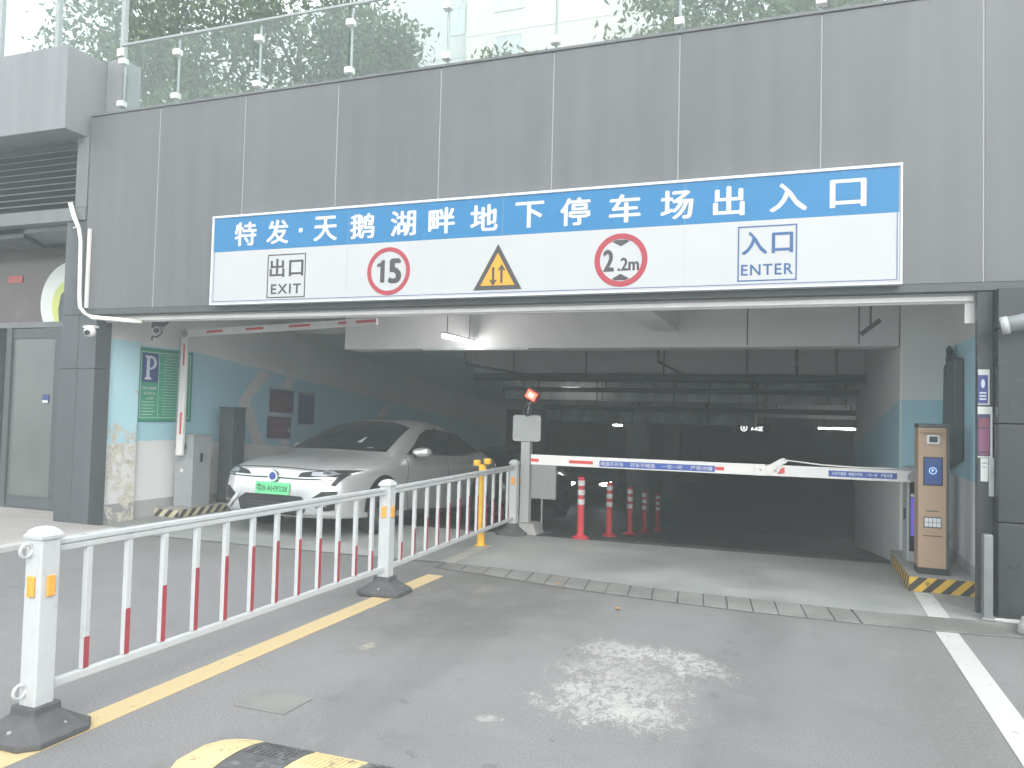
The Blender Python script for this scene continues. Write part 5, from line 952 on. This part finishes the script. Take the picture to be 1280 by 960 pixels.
for (x, y, rx, h_, m, lab) in ((-11.4, 10.9, 1.2, 2.3, 'leaf_fresh', 'low shrub at far left of the terrace'), (-8.9, 11.0, 1.1, 2.2, 'leaf_pale', 'low shrub behind the left railing end'), (-7.3, 11.2, .9, 1.9, 'leaf_fresh', 'low shrub below the dark tree'), (-4.3, 11.6, 1.5, 2.1, 'leaf_pale', 'pale low shrub at the foot of the tower'), (-1.9, 11.2, 1.0, 2.2, 'leaf_pale', 'low shrub right of the tower foot'), (.3, 11.4, 1.2, 2.5, 'leaf_fresh', 'low shrub under the right trees')):
    t = thing('shrub', lab, 'shrub', (x, y, 5.0), 'shrubs on the roof terrace'); MB().tube([(x, y, 5.0), (x, y, 5.0+h_*.6)], [.04, .015], 6).build('stem', 'bark', t)
    d = rng.normal(0, 1, (60, 3)); d /= np.linalg.norm(d, axis=1)[:, None]; c_ = np.array([x, y, 5.0+h_*.55])+d*rng.uniform(.4, 1, (60, 1))*np.array([rx, rx*.6, h_*.55]); c_[:, 2] = np.maximum(c_[:, 2], 5.1)
    leafmesh(leaves(c_, .16, 60, .06, rng), 'foliage', m, t, (x, y, 5.0))
def tower(x0, x1, y0, y1, h, label, m, wins, seed):
    t = thing('tower_block', label, 'building', ((x0+x1)/2, y0, 0)); B(x0, x1, y0, y1, 0, h).build('wall', m, t)
    for k in range(int(h/6)): B(x0-.03, x1+.03, y0-.03, y0-.002, 6*k+2.75, 6*k+2.9).build('floor_band', m, t)
    for (wx, w_, z0, z1) in wins:
        for k in range(4, 9):
            wn = frame_rect(MB(), wx, wx+w_, 3*k+z0, 3*k+z1, .1, y0-.06, y0-.003).build('window', 'tower_trim', t); B(wx+.1, wx+w_-.1, y0-.03, y0-.004, 3*k+z0+.1, 3*k+z1-.1).build('pane', 'pane_bright' if (k+int(wx)) % 2 else 'pane_dark', wn); B(wx+w_/2-.03, wx+w_/2+.03, y0-.05, y0-.031, 3*k+z0+.1, 3*k+z1-.1).build('mullion', 'tower_trim', wn)
    return t
tower(-21.3, -16.2, 38, 46, 31, 'pale grey tower block rising behind the terrace trees', 'tower_pale', ((-18.0, .9, 1.0, 2.6),), 1)
tower(-16.1, -8.6, 36, 46, 31, 'beige tower block right beside the pale grey one', 'tower_beige', ((-14.6, 1.6, .8, 2.6),), 2)

# ================================================================== LENS VEIL: added scattering volume standing in for misted-lens glare
hz = B(-48, 44, -44, 78, -3.2, 33).build('lens_veil', 'black'); hz['kind'] = 'stuff'; hz.data.materials.clear()
hm = bpy.data.materials.new('lens_veil_haze'); hm.use_nodes = True; n = hm.node_tree.nodes; n.clear(); o = n.new('ShaderNodeOutputMaterial'); v = n.new('ShaderNodeVolumePrincipled')
v.inputs['Color'].default_value = (.86, .96, .95, 1); v.inputs['Density'].default_value = 0.0165; v.inputs['Anisotropy'].default_value = 0.2
hm.node_tree.links.new(v.outputs[0], o.inputs['Volume']); hz.data.materials.append(hm)
